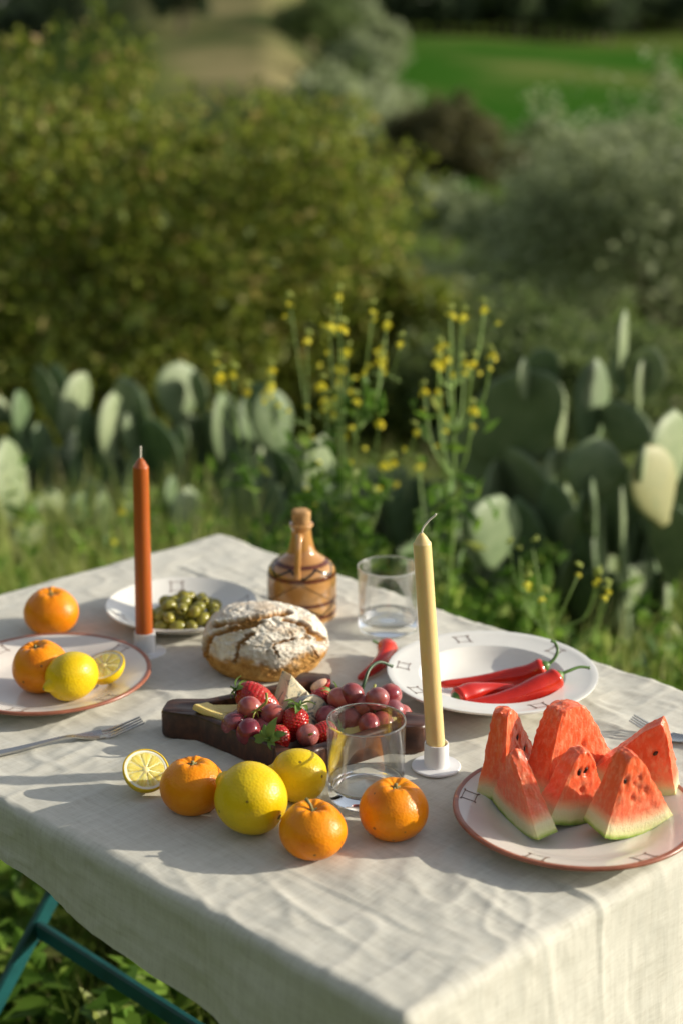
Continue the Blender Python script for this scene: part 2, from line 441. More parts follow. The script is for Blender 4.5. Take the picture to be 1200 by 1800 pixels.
# ------------------------------------------------------------------ prickly pears
pm = NT('cactus_skin'); co = pm.coord()
oi_ = pm.n('ObjectInfo').outputs['Random']
pc = pm.mix(oi_, pm.ramp(pm.noise(co, 5, 4), [(.3, (.055, .105, .035)), (.7, (.10, .16, .07))]), pm.ramp(pm.noise(co, 5, 4), [(.3, (.17, .225, .11)), (.7, (.28, .32, .18))]))
vor = pm.n('TexVoronoi', ins={'Vector': co, 'Scale': 38.0}).outputs['Distance']
pc = pm.mix(pm.ramp(vor, [(.0, (1, 1, 1)), (.16, (0, 0, 0))]), pc, (.30, .27, .17))
pm.set(Base_Color=pc, Roughness=.5, Specular_IOR_Level=.35); pm.bump(pm.noise(co, 30, 3), .2, .004)
pmy = NT('cactus_skin_yellowed'); co = pmy.coord()
pmy.set(Base_Color=pmy.ramp(pmy.noise(co, 10, 4), [(.3, (.22, .225, .085)), (.5, (.29, .28, .12)), (.75, (.17, .21, .09))]), Roughness=.55)
fm_ = simple('cactus_fruit_skin', (.30, .13, .06), .5, .3, 30)

def pad_mesh(seed):
    """unit pad: 1 wide, 1 tall with its base at z=0, thin along y"""
    g = random.Random(seed); n, mrow = 20, 12; V, F = [], []
    wob = [g.uniform(-.05, .05) for _ in range(4)]
    for i in range(mrow + 1):
        t = i / mrow
        w = (math.sin(math.pi * min(1, max(0, t * .97 + .015)) ** 1.25) ** .60) * .5
        if i == 0: w = .12
        if i == mrow: w = .02
        bend = .05 * math.sin(t * 2.4 + wob[0] * 20)
        for k in range(n):
            a = 2 * math.pi * k / n
            V.append((w * math.cos(a) * (1 + wob[1] * math.sin(3 * t + 1)) + wob[2] * t, .11 * math.sin(a) * (.35 + w * 1.3) * (1.3 - .5 * t) + bend, t))
    for i in range(mrow):
        for k in range(n):
            j = (k + 1) % n; F.append((i * n + k, i * n + j, (i + 1) * n + j, (i + 1) * n + k))
    F.append(tuple(range(n - 1, -1, -1))); F.append(tuple(mrow * n + k for k in range(n)))
    return mesh_np('pad', np.array(V), F, pm.m)
PADS = [pad_mesh(k) for k in range(5)]
PADY = PADS[2].copy(); PADY.materials[0] = pmy.m

def cactus(label, pads, base, seed, extra=()):
    g = random.Random(seed)
    z0 = float(ground_z([base[0]], [base[1]])[0])
    t = thing('prickly_pear', label, 'cactus', (base[0], base[1], z0), (0, 0, 0), 'prickly pear cacti behind the table')
    def pad(x, y, z, w, h, yaw, roll, pit, me):
        # centre (x,y,z) -> base point
        o = put('pad', me, t)
        o.rotation_euler = Euler((R(pit), R(roll), R(yaw)), 'XYZ')
        upv = o.rotation_euler.to_matrix() @ Vector((0, 0, h / 2))
        o.location = Vector((x, y, z)) - upv - Vector((base[0], base[1], z0))
        o.scale = (w, max(.085, min(.15, w * .85)), h)
    for (x, y, z, w, h, kd, rot) in pads:
        me = g.choice(PADS)
        if kd == 'e': h *= 1.15; yaw, pit, ww = g.uniform(62, 78), g.uniform(-6, 6), min(h * .64, w * 2.6)
        elif kd == 'd': h *= 1.1; yaw, pit, ww = g.uniform(-58, -40), g.uniform(6, 16), w * 1.55
        elif kd == 'u': yaw, pit, ww = 48, -34, w * 1.25
        elif kd == 'y': yaw, pit, ww, me = 42, -10, w * 1.3, PADY
        else: h *= 1.2; yaw, pit, ww = g.uniform(38, 58), g.uniform(-8, 8), w * 1.7
        if kd == 'e' and w < .035 and h > .14: ww = w * 1.6
        pad(x, y, z, ww, h, yaw, rot, pit, me)
    for k in range(extra[0] if extra else 0):        # older pads below, down to the ground
        x = base[0] + g.uniform(-1, 1) * extra[1]; y = base[1] + g.uniform(-.05, .22)
        hh = g.uniform(.17, .28); z = z0 + hh * .42 + g.random() * extra[2]
        pad(x, y, z, hh * .72, hh, g.choice((g.uniform(-65, -35), g.uniform(55, 84))), g.uniform(-32, 32), g.uniform(-8, 8), g.choice(PADS))
    for k in range(extra[3] if len(extra) > 3 else 0):   # young pads on the rims of the others, leaning every way
        p_ = g.choice(pads); rl = g.choice((-1, 1)) * g.uniform(15, 60); hh = g.uniform(.10, .18)
        x = p_[0] + math.sin(R(rl)) * p_[4] * .55; z = p_[2] + math.cos(R(rl)) * p_[4] * .30 - hh * .1
        pad(x, p_[1] + g.uniform(-.05, .08), z, hh * g.uniform(.5, .72), hh, g.choice((g.uniform(-60, -20), g.uniform(35, 80))), rl * .8, g.uniform(-12, 12), g.choice(PADS))
    return t
CR = [(0.659, 3.687, 0.785, 0.064, 0.158, 'e', 0), (0.701, 3.655, 0.703, 0.061, 0.109, 'e', 8), (0.602, 3.725, 0.627, 0.09, 0.205, 'm', 12), (0.669, 3.667, 0.597, 0.116, 0.114, 'd', 10), (0.426, 3.646, 0.717, 0.059, 0.096, 'e', -4), (0.412, 3.726, 0.591, 0.226, 0.206, 'd', -38), (0.546, 3.85, 0.566, 0.042, 0.135, 'e', 4), (0.569, 3.42, 0.565, 0.115, 0.150, 'u', -76), (0.680, 3.30, 0.565, 0.118, 0.190, 'y', -12), (0.743, 3.46, 0.594, 0.118, 0.16, 'm', 10), (0.535, 3.36, 0.484, 0.065, 0.091, 'e', -15), (0.64, 3.396, 0.358, 0.039, 0.308, 'e', -3), (0.585, 3.371, 0.4, 0.031, 0.165, 'e', 12), (0.325, 3.2, 0.491, 0.12, 0.132, 'm', 20), (0.293, 3.381, 0.411, 0.089, 0.14, 'm', -10), (0.516, 3.553, 0.339, 0.201, 0.161, 'd', 70), (0.353, 3.829, 0.44, 0.228, 0.228, 'd', 15), (0.699, 3.524, 0.207, 0.121, 0.175, 'm', 25), (0.548, 3.522, 0.279, 0.08, 0.12, 'm', -30), (0.453, 3.676, 0.441, 0.151, 0.165, 'd', 30), (0.751, 3.404, 0.389, 0.103, 0.18, 'd', 5), (0.584, 3.48, 0.223, 0.093, 0.159, 'd', -10)]
CLF = [(-0.834, 3.856, 0.387, 0.075, 0.23, 'e', 3), (-0.801, 4.235, 0.532, 0.065, 0.171, 'd', -10), (-0.731, 4.241, 0.511, 0.087, 0.171, 'e', 38), (-0.603, 4.051, 0.489, 0.057, 0.179, 'e', 8), (-0.561, 4.175, 0.48, 0.138, 0.23, 'd', -20), (-0.436, 4.191, 0.558, 0.095, 0.141, 'm', 10), (-0.38, 4.151, 0.568, 0.067, 0.109, 'd', 0), (-0.665, 4.073, 0.455, 0.042, 0.165, 'e', -5), (-0.796, 4.144, 0.389, 0.052, 0.192, 'e', -16), (-0.686, 4.051, 0.368, 0.042, 0.151, 'e', 14), (-0.749, 3.904, 0.311, 0.064, 0.102, 'm', 0), (-0.67, 3.888, 0.309, 0.067, 0.102, 'm', 6), (-0.597, 3.811, 0.333, 0.074, 0.12, 'e', -18), (-0.421, 3.752, 0.389, 0.039, 0.112, 'e', 6), (-0.412, 4.248, 0.368, 0.094, 0.205, 'm', -8), (-0.305, 4.167, 0.446, 0.071, 0.231, 'e', -24), (-0.349, 4.242, 0.369, 0.097, 0.236, 'd', 0), (-0.25, 4.234, 0.436, 0.094, 0.188, 'm', 18), (-0.18, 4.152, 0.486, 0.08, 0.159, 'm', -8), (-0.158, 4.129, 0.321, 0.092, 0.185, 'd', 5), (0.069, 3.824, 0.367, 0.086, 0.157, 'm', -8), (-0.229, 3.783, 0.365, 0.065, 0.17, 'd', 10), (-0.49, 4.069, 0.417, 0.121, 0.196, 'd', 10), (-0.596, 4.103, 0.329, 0.122, 0.168, 'd', -15), (-0.503, 3.875, 0.26, 0.087, 0.16, 'd', -10), (-0.374, 3.69, 0.35, 0.069, 0.152, 'm', 15), (-0.752, 3.691, 0.291, 0.084, 0.111, 'm', 10), (-0.062, 4.18, 0.338, 0.084, 0.171, 'm', 14), (-0.077, 3.747, 0.347, 0.084, 0.155, 'd', -10), (0.171, 3.808, 0.342, 0.086, 0.157, 'm', 20), (-0.854, 4.143, 0.492, 0.061, 0.152, 'e', -12)]
cactus('tallest prickly pear, its top pad pointing straight up on the right', [p for p in CR if p[0] > .535], (.64, 3.6), 1, (18, .17, .30, 6))
cactus('prickly pear with one very wide dark leaning pad, beside the yellow flowers', [p for p in CR if p[0] <= .535], (.42, 3.62), 2, (16, .16, .28, 8))
cactus('prickly pear of narrow pale pads at the left edge', [p for p in CLF if p[0] < -.70], (-.79, 4.05), 3, (20, .13, .26, 3))
cactus('prickly pear of upright pale pads left of the orange candle', [p for p in CLF if -.70 <= p[0] < -.52], (-.6, 4.05), 4, (20, .12, .26, 3))
cactus('prickly pear with a round pale pad on top, right above the orange candle', [p for p in CLF if -.52 <= p[0] < -.27], (-.39, 4.1), 5, (20, .14, .26, 3))
cactus('prickly pear of grey green pads above the ceramic bottle', [p for p in CLF if -.27 <= p[0] < 0], (-.16, 4.05), 6, (20, .13, .24, 3))
cactus('low prickly pear behind the yellow flowers in the middle', [p for p in CLF if p[0] >= 0], (.12, 3.95), 7, (14, .13, .16, 6))

# ------------------------------------------------------------------ grass and weeds
def blades(P, h, w, seed, lean=.5, seg=3):
    g = np.random.default_rng(seed); n = len(P); a = g.random(n) * 6.283; b = g.random(n) * 6.283
    H = h * (.45 + .9 * g.random(n)); W = w * (.6 + .8 * g.random(n)); L = H * lean * (.2 + 1.2 * g.random(n))
    rows = []
    for i in range(seg + 1):
        t = i / seg
        cx = P[:, 0] + np.cos(a) * L * t ** 2; cy = P[:, 1] + np.sin(a) * L * t ** 2; cz = P[:, 2] + H * (t - .25 * t * t * np.minimum(1.6, L / H))
        ww = W * (1 - t) ** .7 / 2 if i < seg else W * .04
        rows += [np.stack([cx - np.cos(b) * ww, cy - np.sin(b) * ww, cz], 1), np.stack([cx + np.cos(b) * ww, cy + np.sin(b) * ww, cz], 1)]
    V = np.stack(rows, 1).reshape(-1, 3); o = (np.arange(n) * (2 * (seg + 1)))[:, None]
    F = np.concatenate([o + np.array([[2 * i, 2 * i + 1, 2 * i + 3, 2 * i + 2]]) for i in range(seg)], 0)
    return V, F
GR = leafmat('grass_blade', [(.0, (.09, .15, .024)), (.5, (.17, .25, .042)), (.8, (.26, .32, .065)), (.93, (.26, .23, .09)), (1, (.36, .30, .15))], .35, .5)
g = np.random.default_rng(5)
def pts(n, x0, x1, y0, y1):
    x = g.uniform(x0, x1, n); y = g.uniform(y0, y1, n); return np.stack([x, y, ground_z(x, y) - .01], 1)
Pg = np.vstack([pts(15000, -1.3, .5, .7, 2.6), pts(9000, -1.6, -.55, 2.4, 4.4), pts(9000, -.6, 1.6, 2.2, 4.2), pts(8000, -2.2, 2.2, 4.2, 5.6), pts(3000, -4, 4, -1, 3), pts(5000, -3, 4, 5.6, 9)])
V, F = blades(Pg, .20, .0055, 6, .55)
put('grass', mesh_np('grass', V, F, GR, False), kind='stuff')
Pg = np.vstack([pts(6500, -1.15, -.24, 2.6, 3.9), pts(1300, .35, 1.2, 2.15, 2.9)])
V, F = blades(Pg, .40, .0065, 8, .38)
TG = leafmat('tall_grass_blade', [(.0, (.26, .36, .06)), (.5, (.40, .50, .10)), (.8, (.55, .57, .18)), (1, (.66, .60, .32))], .45, .5)
put('tall_grass', mesh_np('tall_grass', V, F, TG, False), kind='stuff')
# broad weeds near the ground
C = pts(420, -1.2, .4, .9, 2.5); C[:, 2] += g.uniform(.04, .24, len(C))
V, F = leaf_cloud(C, 9000, .075, .068, 9, 1.2, .5)
C2 = pts(560, -.32, .45, 2.55, 3.4); C2[:, 2] += g.uniform(.02, .46, len(C2)) ** 1.2
V2, F2 = leaf_cloud(C2, 8500, .06, .05, 10, .8, .42)
C3 = pts(260, .4, 1.2, 2.2, 3.2); C3[:, 2] += g.uniform(.02, .36, len(C3))
V3, F3 = leaf_cloud(C3, 3000, .06, .05, 12, .8, .42)
C4 = pts(260, -1.1, -.3, 2.6, 4.0); C4[:, 2] += g.uniform(.08, .44, len(C4))
V4, F4 = leaf_cloud(C4, 1600, .07, .045, 13, .8, .42)
VV, FF, n0 = [], [], 0
for v_, f_ in ((V, F), (V2, F2), (V3, F3), (V4, F4)):
    VV.append(v_); FF.append(f_ + n0); n0 += len(v_)
put('undergrowth', mesh_np('undergrowth', np.vstack(VV), np.vstack(FF), LM['fresh_green'], False), kind='stuff')

# ------------------------------------------------------------------ wild mustard
stem_m = simple('mustard_stem', (.24, .36, .09), .6, .2, 20)
pet_m = leafmat('mustard_petal', [(0, (.78, .62, .02)), (.6, (.86, .74, .04)), (1, (.80, .78, .10))], .35, .6)
bud_m = simple('mustard_bud', (.34, .40, .07), .6, .2, 60)
def flower_cluster(seed, n=5):
    g = random.Random(seed); V, F = [], []
    for k in range(n):
        c = Vector((g.uniform(-1, 1), g.uniform(-1, 1), g.uniform(-.6, .9))) * .0075
        nrm = (c.normalized() + Vector((0, 0, .5))).normalized(); q = nrm.to_track_quat('Z', 'Y')
        for p in range(4):
            a = math.pi / 2 * p + g.uniform(-.2, .2)
            ax = q @ Vector((math.cos(a), math.sin(a), .25)); sd_ = q @ Vector((-math.sin(a), math.cos(a), 0)); b = len(V)
            V += [c, c + ax * .0045 + sd_ * .0031, c + ax * .0082 + sd_ * .0016, c + ax * .0082 - sd_ * .0016, c + ax * .0045 - sd_ * .0031]
            F.append(tuple(range(b, b + 5)))
    return mesh_np('flower_cluster', np.array([tuple(v) for v in V]), F, pet_m, False)
FCL = [flower_cluster(k, 4 + k) for k in range(4)]
mb = MB()
for k in range(6):
    v_, f_ = lathe([(0, 0), (.0022, .002), (.0026, .005), (0, .008)], 6)
    mb.add(v_ + np.array([math.cos(k) * .004, math.sin(k) * .004, .001 * k]), f_)
BUD = mb.mesh('bud_cluster', bud_m)
def mustard(label, base, flowers, seed, leaves=26, r=.0027, bloom=True):
    g = random.Random(seed); z0 = float(ground_z([base[0]], [base[1]])[0]); O = Vector((base[0], base[1], z0))
    t = thing('wild_mustard', label, 'wildflower', O, (0, 0, 0), 'wild mustard plants behind the table')
    fl = [Vector(f) - O for f in flowers]; top = max(fl, key=lambda v: v.z)
    main = [Vector((0, 0, -.03)), top * .3 + Vector((g.uniform(-.05, .05), 0, 0)), top * .6 + Vector((g.uniform(-.06, .06), g.uniform(-.03, .03), 0)), top]
    main = smoothprof([tuple(v) for v in main], 5); mb = MB(); mb.tube(main, np.linspace(r, r * .35, len(main)), 6)
    attach = [main[k] for k in range(len(main))]
    for f in fl:
        if f is not top:
            cand = [a for a in attach if a[2] < f.z - .08] or [main[2]]
            a = Vector(min(cand, key=lambda a: (Vector(a) - f).length + g.uniform(0, .1)))
            md = a.lerp(f, .5) + Vector(((f.x - a.x) * .25, 0, -.02))
            bp = smoothprof([tuple(a), tuple(md), tuple(f)], 4); mb.tube(bp, np.linspace(r * .5, r * .28, len(bp)), 5)
        if bloom: o = put('flower_cluster', g.choice(FCL), t, f, (0, 0, g.uniform(0, 6))); s_ = g.uniform(.55, .98) if label.find('droop') < 0 else g.uniform(.4, .6)
        if bloom: o.scale = (s_,) * 3
        if bloom and len(fl) > 4:
            for q_ in range(1 if label.find('droop') < 0 else 0):          # smaller side flowers below the tip
                d_ = Vector((g.uniform(-.03, .03), g.uniform(-.02, .02), g.uniform(-.055, -.015))); o2 = put('flower_cluster', g.choice(FCL[:2]), t, f + d_, (0, 0, g.uniform(0, 6))); o2.scale = (g.uniform(.4, .6),) * 3
                mb.tube([tuple(f + d_), tuple(f + Vector((0, 0, d_.z * 1.4)))], .0008, 4)
        b = put('bud_cluster', BUD, t, f + Vector((g.uniform(-.004, .004), 0, .012)), (0, 0, g.uniform(0, 6)))
    put('stem', mb.mesh('stem', stem_m), t)
    C = []
    for k in range(leaves):
        a = attach[g.randrange(1, len(attach) - 3)]; C.append((a[0] + g.uniform(-.05, .05), a[1] + g.uniform(-.05, .05), a[2] + g.uniform(-.03, .05)))
    v_, f_ = leaf_cloud(C, leaves * 7, .045, .045, seed + 5, .5, .38)
    put('foliage', mesh_np('foliage', v_, f_, LM['fresh_green'], False), t, kind='stuff')
    return t
FL = [(0.196, 2.855, 1.015), (0.263, 2.925, 1.015), (0.222, 2.904, 1.003), (0.171, 2.806, 0.964), (0.273, 2.858, 0.94), (0.233, 2.785, 0.943), (0.23, 2.942, 0.907), (0.172, 2.806, 0.936), (0.191, 3.065, 0.802), (0.235, 2.785, 0.857), (0.009, 3.086, 0.9), (0.0, 2.75, 1.011), (-0.021, 2.96, 0.974), (0.057, 2.872, 1.021), (0.086, 3.051, 0.961), (0.078, 3.065, 0.905), (0.069, 2.806, 0.941), (0.104, 2.788, 0.978), (-0.003, 3.062, 0.846), (0.026, 2.838, 0.861), (-0.031, 2.974, 0.83), (-0.035, 2.768, 0.906), (-0.003, 3.062, 0.871), (-0.031, 2.974, 0.813), (0.07, 2.897, 0.804), (0.008, 2.956, 0.763), (0.084, 3.012, 0.688), (0.155, 3.082, 0.668), (-0.136, 3.051, 0.87), (-0.127, 2.792, 0.9), (-0.146, 3.065, 0.823), (-0.237, 2.96, 0.905), (-0.219, 2.816, 0.911), (-0.199, 2.904, 0.896), (-0.186, 3.082, 0.821), (-0.068, 3.03, 0.634), (-0.058, 3.016, 0.745), (-0.097, 2.995, 1.013), (-0.007, 2.894, 1.044), (-0.066, 3.03, 0.934), (0.158, 2.978, 0.846), (0.197, 2.96, 0.771), (0.205, 3.037, 0.894), (0.134, 2.785, 0.817), (-0.01, 2.855, 0.864), (0.095, 2.855, 0.739)]
mustard('thin yellow mustard stem leaning left, above the back corner of the table', (-.14, 2.95), [f for f in FL if f[0] < -.16], 1, 12)
mustard('yellow mustard plant behind the ceramic bottle', (-.10, 2.95), [f for f in FL if -.16 <= f[0] < -.045], 2)
mustard('yellow mustard plant above the rear drinking glass, left of centre', (.01, 2.95), [f for f in FL if -.045 <= f[0] < .04], 3)
mustard('yellow mustard plant just left of the cream candle', (.07, 2.95), [f for f in FL if .04 <= f[0] < .15], 4)
mustard('leafy yellow mustard plant rising behind the cream candle, its flowers right of it', (.17, 2.95), [f for f in FL if f[0] >= .15], 5, 46, .0055)
mustard('single yellow flower stem in the grass left of the orange candle', (-.45, 3.1), [(-0.447, 3.1, 0.567), (-.47, 3.1, .50)], 6, 10)
DROOP = [(.373, 2.37, .693), (.405, 2.36, .689), (.422, 2.36, .668), (.414, 2.36, .658), (.40, 2.362, .682), (.294, 2.38, .672), (.32, 2.38, .647)]
BARE = [(.290, 2.6, .655), (.329, 2.6, .658), (.307, 2.6, .643)]
mustard('mustard stem drooping over the back edge of the table behind the chili plate', (.262, 2.44), DROOP, 7, 14, .0030)
mustard('bare green mustard stalk forking above the table edge, right of the cream candle', (.288, 2.6), BARE, 8, 8, .0042, False)
# ------------------------------------------------------------------ folding table and linen cloth
T = 0.75
cB, cL, cN, cR = (np.array(q) for q in ((-.194, 2.417), (-.755, 1.875), (.054, 1.129), (.586, 1.634)))
LA, LB = 1.103, .757
nA = (cN - cL) + (cR - cB); nA /= np.linalg.norm(nA)
nB = (cB - cL) + (cR - cN); nB /= np.linalg.norm(nB)
def quad(s, t):
    s = np.asarray(s)[..., None]; t = np.asarray(t)[..., None]
    return (1 - s) * (1 - t) * cL + s * (1 - t) * cN + (1 - s) * t * cB + s * t * cR

teal = simple('teal_painted_steel', (.008, .085, .088), .45, .2, 30, .15, 200, .0005)
root = thing('folding_table', 'folding table with teal painted legs, almost hidden by the linen cloth', 'table', (float(quad(.5, .5)[0]), float(quad(.5, .5)[1]), 0))
O2 = np.array([root.location.x, root.location.y, 0])
def w2(v): return tuple(np.array(v) - O2)
ins = [quad(s_, t_) for s_, t_ in ((.016, .022), (.984, .022), (.984, .978), (.016, .978))]
Vt = [w2((q[0], q[1], z)) for z in (T - .028, T - .005) for q in ins]
put('tabletop', mesh_np('tabletop', np.array(Vt), [(3, 2, 1, 0), (4, 5, 6, 7), (0, 1, 5, 4), (1, 2, 6, 5), (2, 3, 7, 6), (3, 0, 4, 7)], teal, False), root)
def bar(name, a, b, w, d, side):
    a, b = Vector(w2(a)), Vector(w2(b)); z = (b - a).normalized(); x = Vector(side).normalized(); y = z.cross(x).normalized(); x = y.cross(z)
    v, f = box_vf(w, d, (b - a).length, (0, 0, 0), .003)
    M = Matrix((x, y, z)).transposed().to_4x4(); M.translation = (a + b) / 2
    mb = MB(); mb.add(v, f, M); return put(name, mb.mesh(name, teal, False), root)
A3, B3 = np.array([*nA, 0]), np.array([*nB, 0])
J = np.array([-.417, 1.905, .35])
for k, off in enumerate((0.0, .80)):
    j = J + A3 * off
    bar('leg', j + B3 * .296 + [0, 0, .37], j - B3 * .28 - [0, 0, .35], .012, .026, tuple(A3))
    bar('leg', j + B3 * .36 + [0, 0, .37] + A3 * .014, j + B3 * .5 - [0, 0, .35] + A3 * .014, .012, .026, tuple(A3))
bar('stretcher', J + A3 * .0065, J + A3 * .7935, .026, .012, (0, 0, 1))

cm_ = NT('natural_linen'); co = cm_.attr('cloth', True)
wa = cm_.noise(cm_.mapping(co, (60, 900, 1)), 1.0, 3, .6); wb = cm_.noise(cm_.mapping(co, (900, 60, 1)), 1.0, 3, .6)
wc = cm_.noise(cm_.mapping(co, (7, 160, 1)), 1.0, 4, .6); wd = cm_.noise(cm_.mapping(co, (160, 7, 1)), 1.0, 4, .6)
wv = cm_.math('ADD', cm_.math('MULTIPLY', wa, .5), cm_.math('MULTIPLY', wb, .5))
wl2 = cm_.math('ADD', cm_.math('MULTIPLY', wc, .5), cm_.math('MULTIPLY', wd, .5))
tot = cm_.math('ADD', cm_.math('MULTIPLY', wv, .55), cm_.math('MULTIPLY', wl2, .45))
col = cm_.ramp(tot, [(.30, (.39, .36, .285)), (.46, (.615, .59, .51)), (.56, (.695, .675, .595)), (.72, (.775, .765, .69))])
slub = cm_.ramp(cm_.noise(co, 700, 2), [(.68, (0, 0, 0)), (.76, (1, 1, 1))])
cm_.set(Base_Color=cm_.mix(cm_.math('MULTIPLY', slub, .35), col, (.33, .25, .16)), Roughness=.9, Specular_IOR_Level=.15, Sheen_Weight=.15)
cm_.bump(tot, .55, .0012)
tl = cm_.n('BsdfTranslucent', ins={'Color': (.62, .55, .40, 1)})
mx = cm_.n('MixShader', ins={0: .16, 1: cm_.b.outputs[0], 2: tl.outputs[0]}); cm_.t.links.new(mx.outputs[0], cm_.out.inputs[0])

RF = .012; QA = RF * math.pi / 2
def axis(L, lo, hi, step):
    a = [-d for d in np.concatenate([np.linspace(0, QA, 7)[1:], np.arange(QA + .006, lo + .004, .006)])][::-1]
    b = list(np.linspace(0, L, int(L / step) + 1))
    c = [L + d for d in np.concatenate([np.linspace(0, QA, 7)[1:], np.arange(QA + .006, hi + .004, .006)])]
    return np.array(a + b + c)
aa = axis(LA - 2 * RF, .14, .30, .0036); bb = axis(LB - 2 * RF, .14, .12, .0036)
GA, GB = np.meshgrid(aa, bb, indexing='ij'); a, b = GA.ravel(), GB.ravel()
La, Lb = LA - 2 * RF, LB - 2 * RF
ac, bc = np.clip(a, 0, La), np.clip(b, 0, Lb)
xy = quad((ac + RF) / LA, (bc + RF) / LB)
da, db = a - ac, b - bc
s_ = np.clip((ac + RF) / LA, 0, 1)
drop = np.clip(.06 + .152 * (s_ - .48), .02, 1) + .006 * vn(np.stack([a * 9, b * 0, a * 0], 1), 4)
db = np.where(db < 0, db * (drop + RF) / .14 * np.where(da > 0, 1.0 + da * 1.5, 1), db)   # the long front hem rises to the left
r = np.hypot(da, db); ux = np.where(r > 0, da / np.maximum(r, 1e-9), 0); uy = np.where(r > 0, db / np.maximum(r, 1e-9), 0)
ph = np.minimum(r / RF, math.pi / 2); ext = np.maximum(r - QA, 0)
out = RF * np.sin(ph) + ext * (.05 + .20 * np.abs(ux * uy))
dn = RF * (1 - np.cos(ph)) + ext * .995
du = ux[:, None] * nA + uy[:, None] * nB
P = np.stack([xy[:, 0] + du[:, 0] * out, xy[:, 1] + du[:, 1] * out, T - dn], 1)
Nn = np.stack([du[:, 0] * np.sin(ph), du[:, 1] * np.sin(ph), np.cos(ph)], 1)
# wrinkles
q = np.stack([a, b, a * 0], 1)
wp = np.stack([vn(q * 3, 31), vn(q * 3, 32), a * 0], 1) * .05
def ridge(sa, sb, seed, pw): return (1 - np.abs(vn((q + wp) * np.array([sa, sb, 1]), seed))) ** pw
msk = np.clip(.5 + fbm(q * 3.2, 2, 33), 0, 1)
h = .0026 * fbm(q * 6, 3, 34) + .0034 * ridge(4.5, 17, 35, 5) * msk + .0019 * ridge(13, 4, 36, 6) * (1 - msk) + .0016 * ridge(26, 20, 37, 4) + .0011 * ridge(44, 34, 45, 5) * np.clip(.6 + vn(q * 5, 46), 0, 1) + .0009 * ridge(20, 62, 47, 6) * msk
h += .0005 * fbm(q * 45, 2, 38)
def crease(coord, at, lo, hi, along, amp=.0022, w=.0026):
    wob = .006 * vn(np.stack([along * 9, along * 0, along * 0], 1), 40) + .0015 * vn(np.stack([along * 50, along * 0, along * 0], 1), 43)
    d = coord - at - wob
    return (amp * np.exp(-(d / w) ** 2) - amp * .9 * np.exp(-((d + .006) / (w * 1.6)) ** 2)) * sstep(lo, lo + .04, along) * sstep(hi, hi - .05, along)
h += crease(b, .262, .98, 1.30, a, .0010, .0018) + crease(b, .60, .06, .36, a, .0018, .003) + crease(b, .10, .80, 1.04, a, .0007)
h *= np.where(r > 0, .8, 1)
side = sstep(QA, QA + .05, r)
h += side * (.004 * np.sin((ac + bc * 1.3) * 21 + vn(q * 4, 41) * 3) + .003 * vn(q * np.array([14, 5, 1]), 42)) * (1 - .6 * np.abs(ux))
P += Nn * h[:, None]
na_, nb_ = len(aa), len(bb)
i = np.arange(na_ - 1)[:, None] * nb_ + np.arange(nb_ - 1)[None, :]; i = i.ravel()
F = np.stack([i, i + nb_, i + nb_ + 1, i + 1], 1)
O_ = np.array([root.location.x, root.location.y, T])
cl_ = put('tablecloth', mesh_np('tablecloth', P - O_, F, cm_.m, True, {'cloth': np.stack([a, b, a * 0], 1)}), None, tuple(O_))
tag(cl_, 'wrinkled natural linen tablecloth hanging over the table edges', 'tablecloth')
# ------------------------------------------------------------------ crockery
TZ = T + .0012
cer_w = simple('white_glazed_ceramic', (.74, .72, .67), .16, .03, 30, .04, 60, .002)
cer_p = simple('cream_glazed_ceramic', (.70, .64, .58), .16, .04, 30, .04, 60, .002)
rimb = simple('terracotta_rim_glaze', (.30, .10, .055), .3, .25, 60)
inkm = simple('brown_ink', (.15, .075, .05), .5, .4, 300)
def ztop(prof, r):
    pr_ = np.array(prof); return float(np.interp(r, pr_[:, 0], pr_[:, 1]))
def mark_mesh(prof, r0, az, seed, sc=1.0):
    """hand drawn stool-like mark on the rim: four strokes and blobs, laid on the glaze"""
    g = random.Random(seed); V, F = [], []
    j = lambda: g.uniform(-.0011, .0011)
    c = [(-.0085 + j(), -.0066 + j()), (.0085 + j(), -.0072 + j()), (.0076 + j(), .0068 + j()), (-.0072 + j(), .0062 + j())]
    def stroke(p, q, w):
        n = 5
        pts_ = [(p[0] + (q[0] - p[0]) * k / n, p[1] + (q[1] - p[1]) * k / n) for k in range(n + 1)]
        dx, dy = q[0] - p[0], q[1] - p[1]; l = math.hypot(dx, dy) or 1; nx, ny = -dy / l * w / 2, dx / l * w / 2
        b = len(V)
        for (x, y) in pts_:
            for sg in (-1, 1):
                t_, rr_ = (x + sg * nx) * sc, r0 + (y + sg * ny) * sc
                an = az + t_ / r0; V.append((rr_ * math.cos(an), rr_ * math.sin(an), ztop(prof, rr_) + .00035))
        for k in range(n): F.append((b + 2 * k, b + 2 * k + 2, b + 2 * k + 3, b + 2 * k + 1))
    for k in range(4): stroke(c[k], c[(k + 1) % 4], .0008 if k % 2 == 0 else .0014)
    for (x, y) in c:
        e = .0030 if x > 0 else -.0030
        stroke((x - e * .2, y), (x + e, y + (.001 if y > 0 else -.0012)), .0018)
    return mesh_np('painted_mark', np.array(V), F, inkm, False)
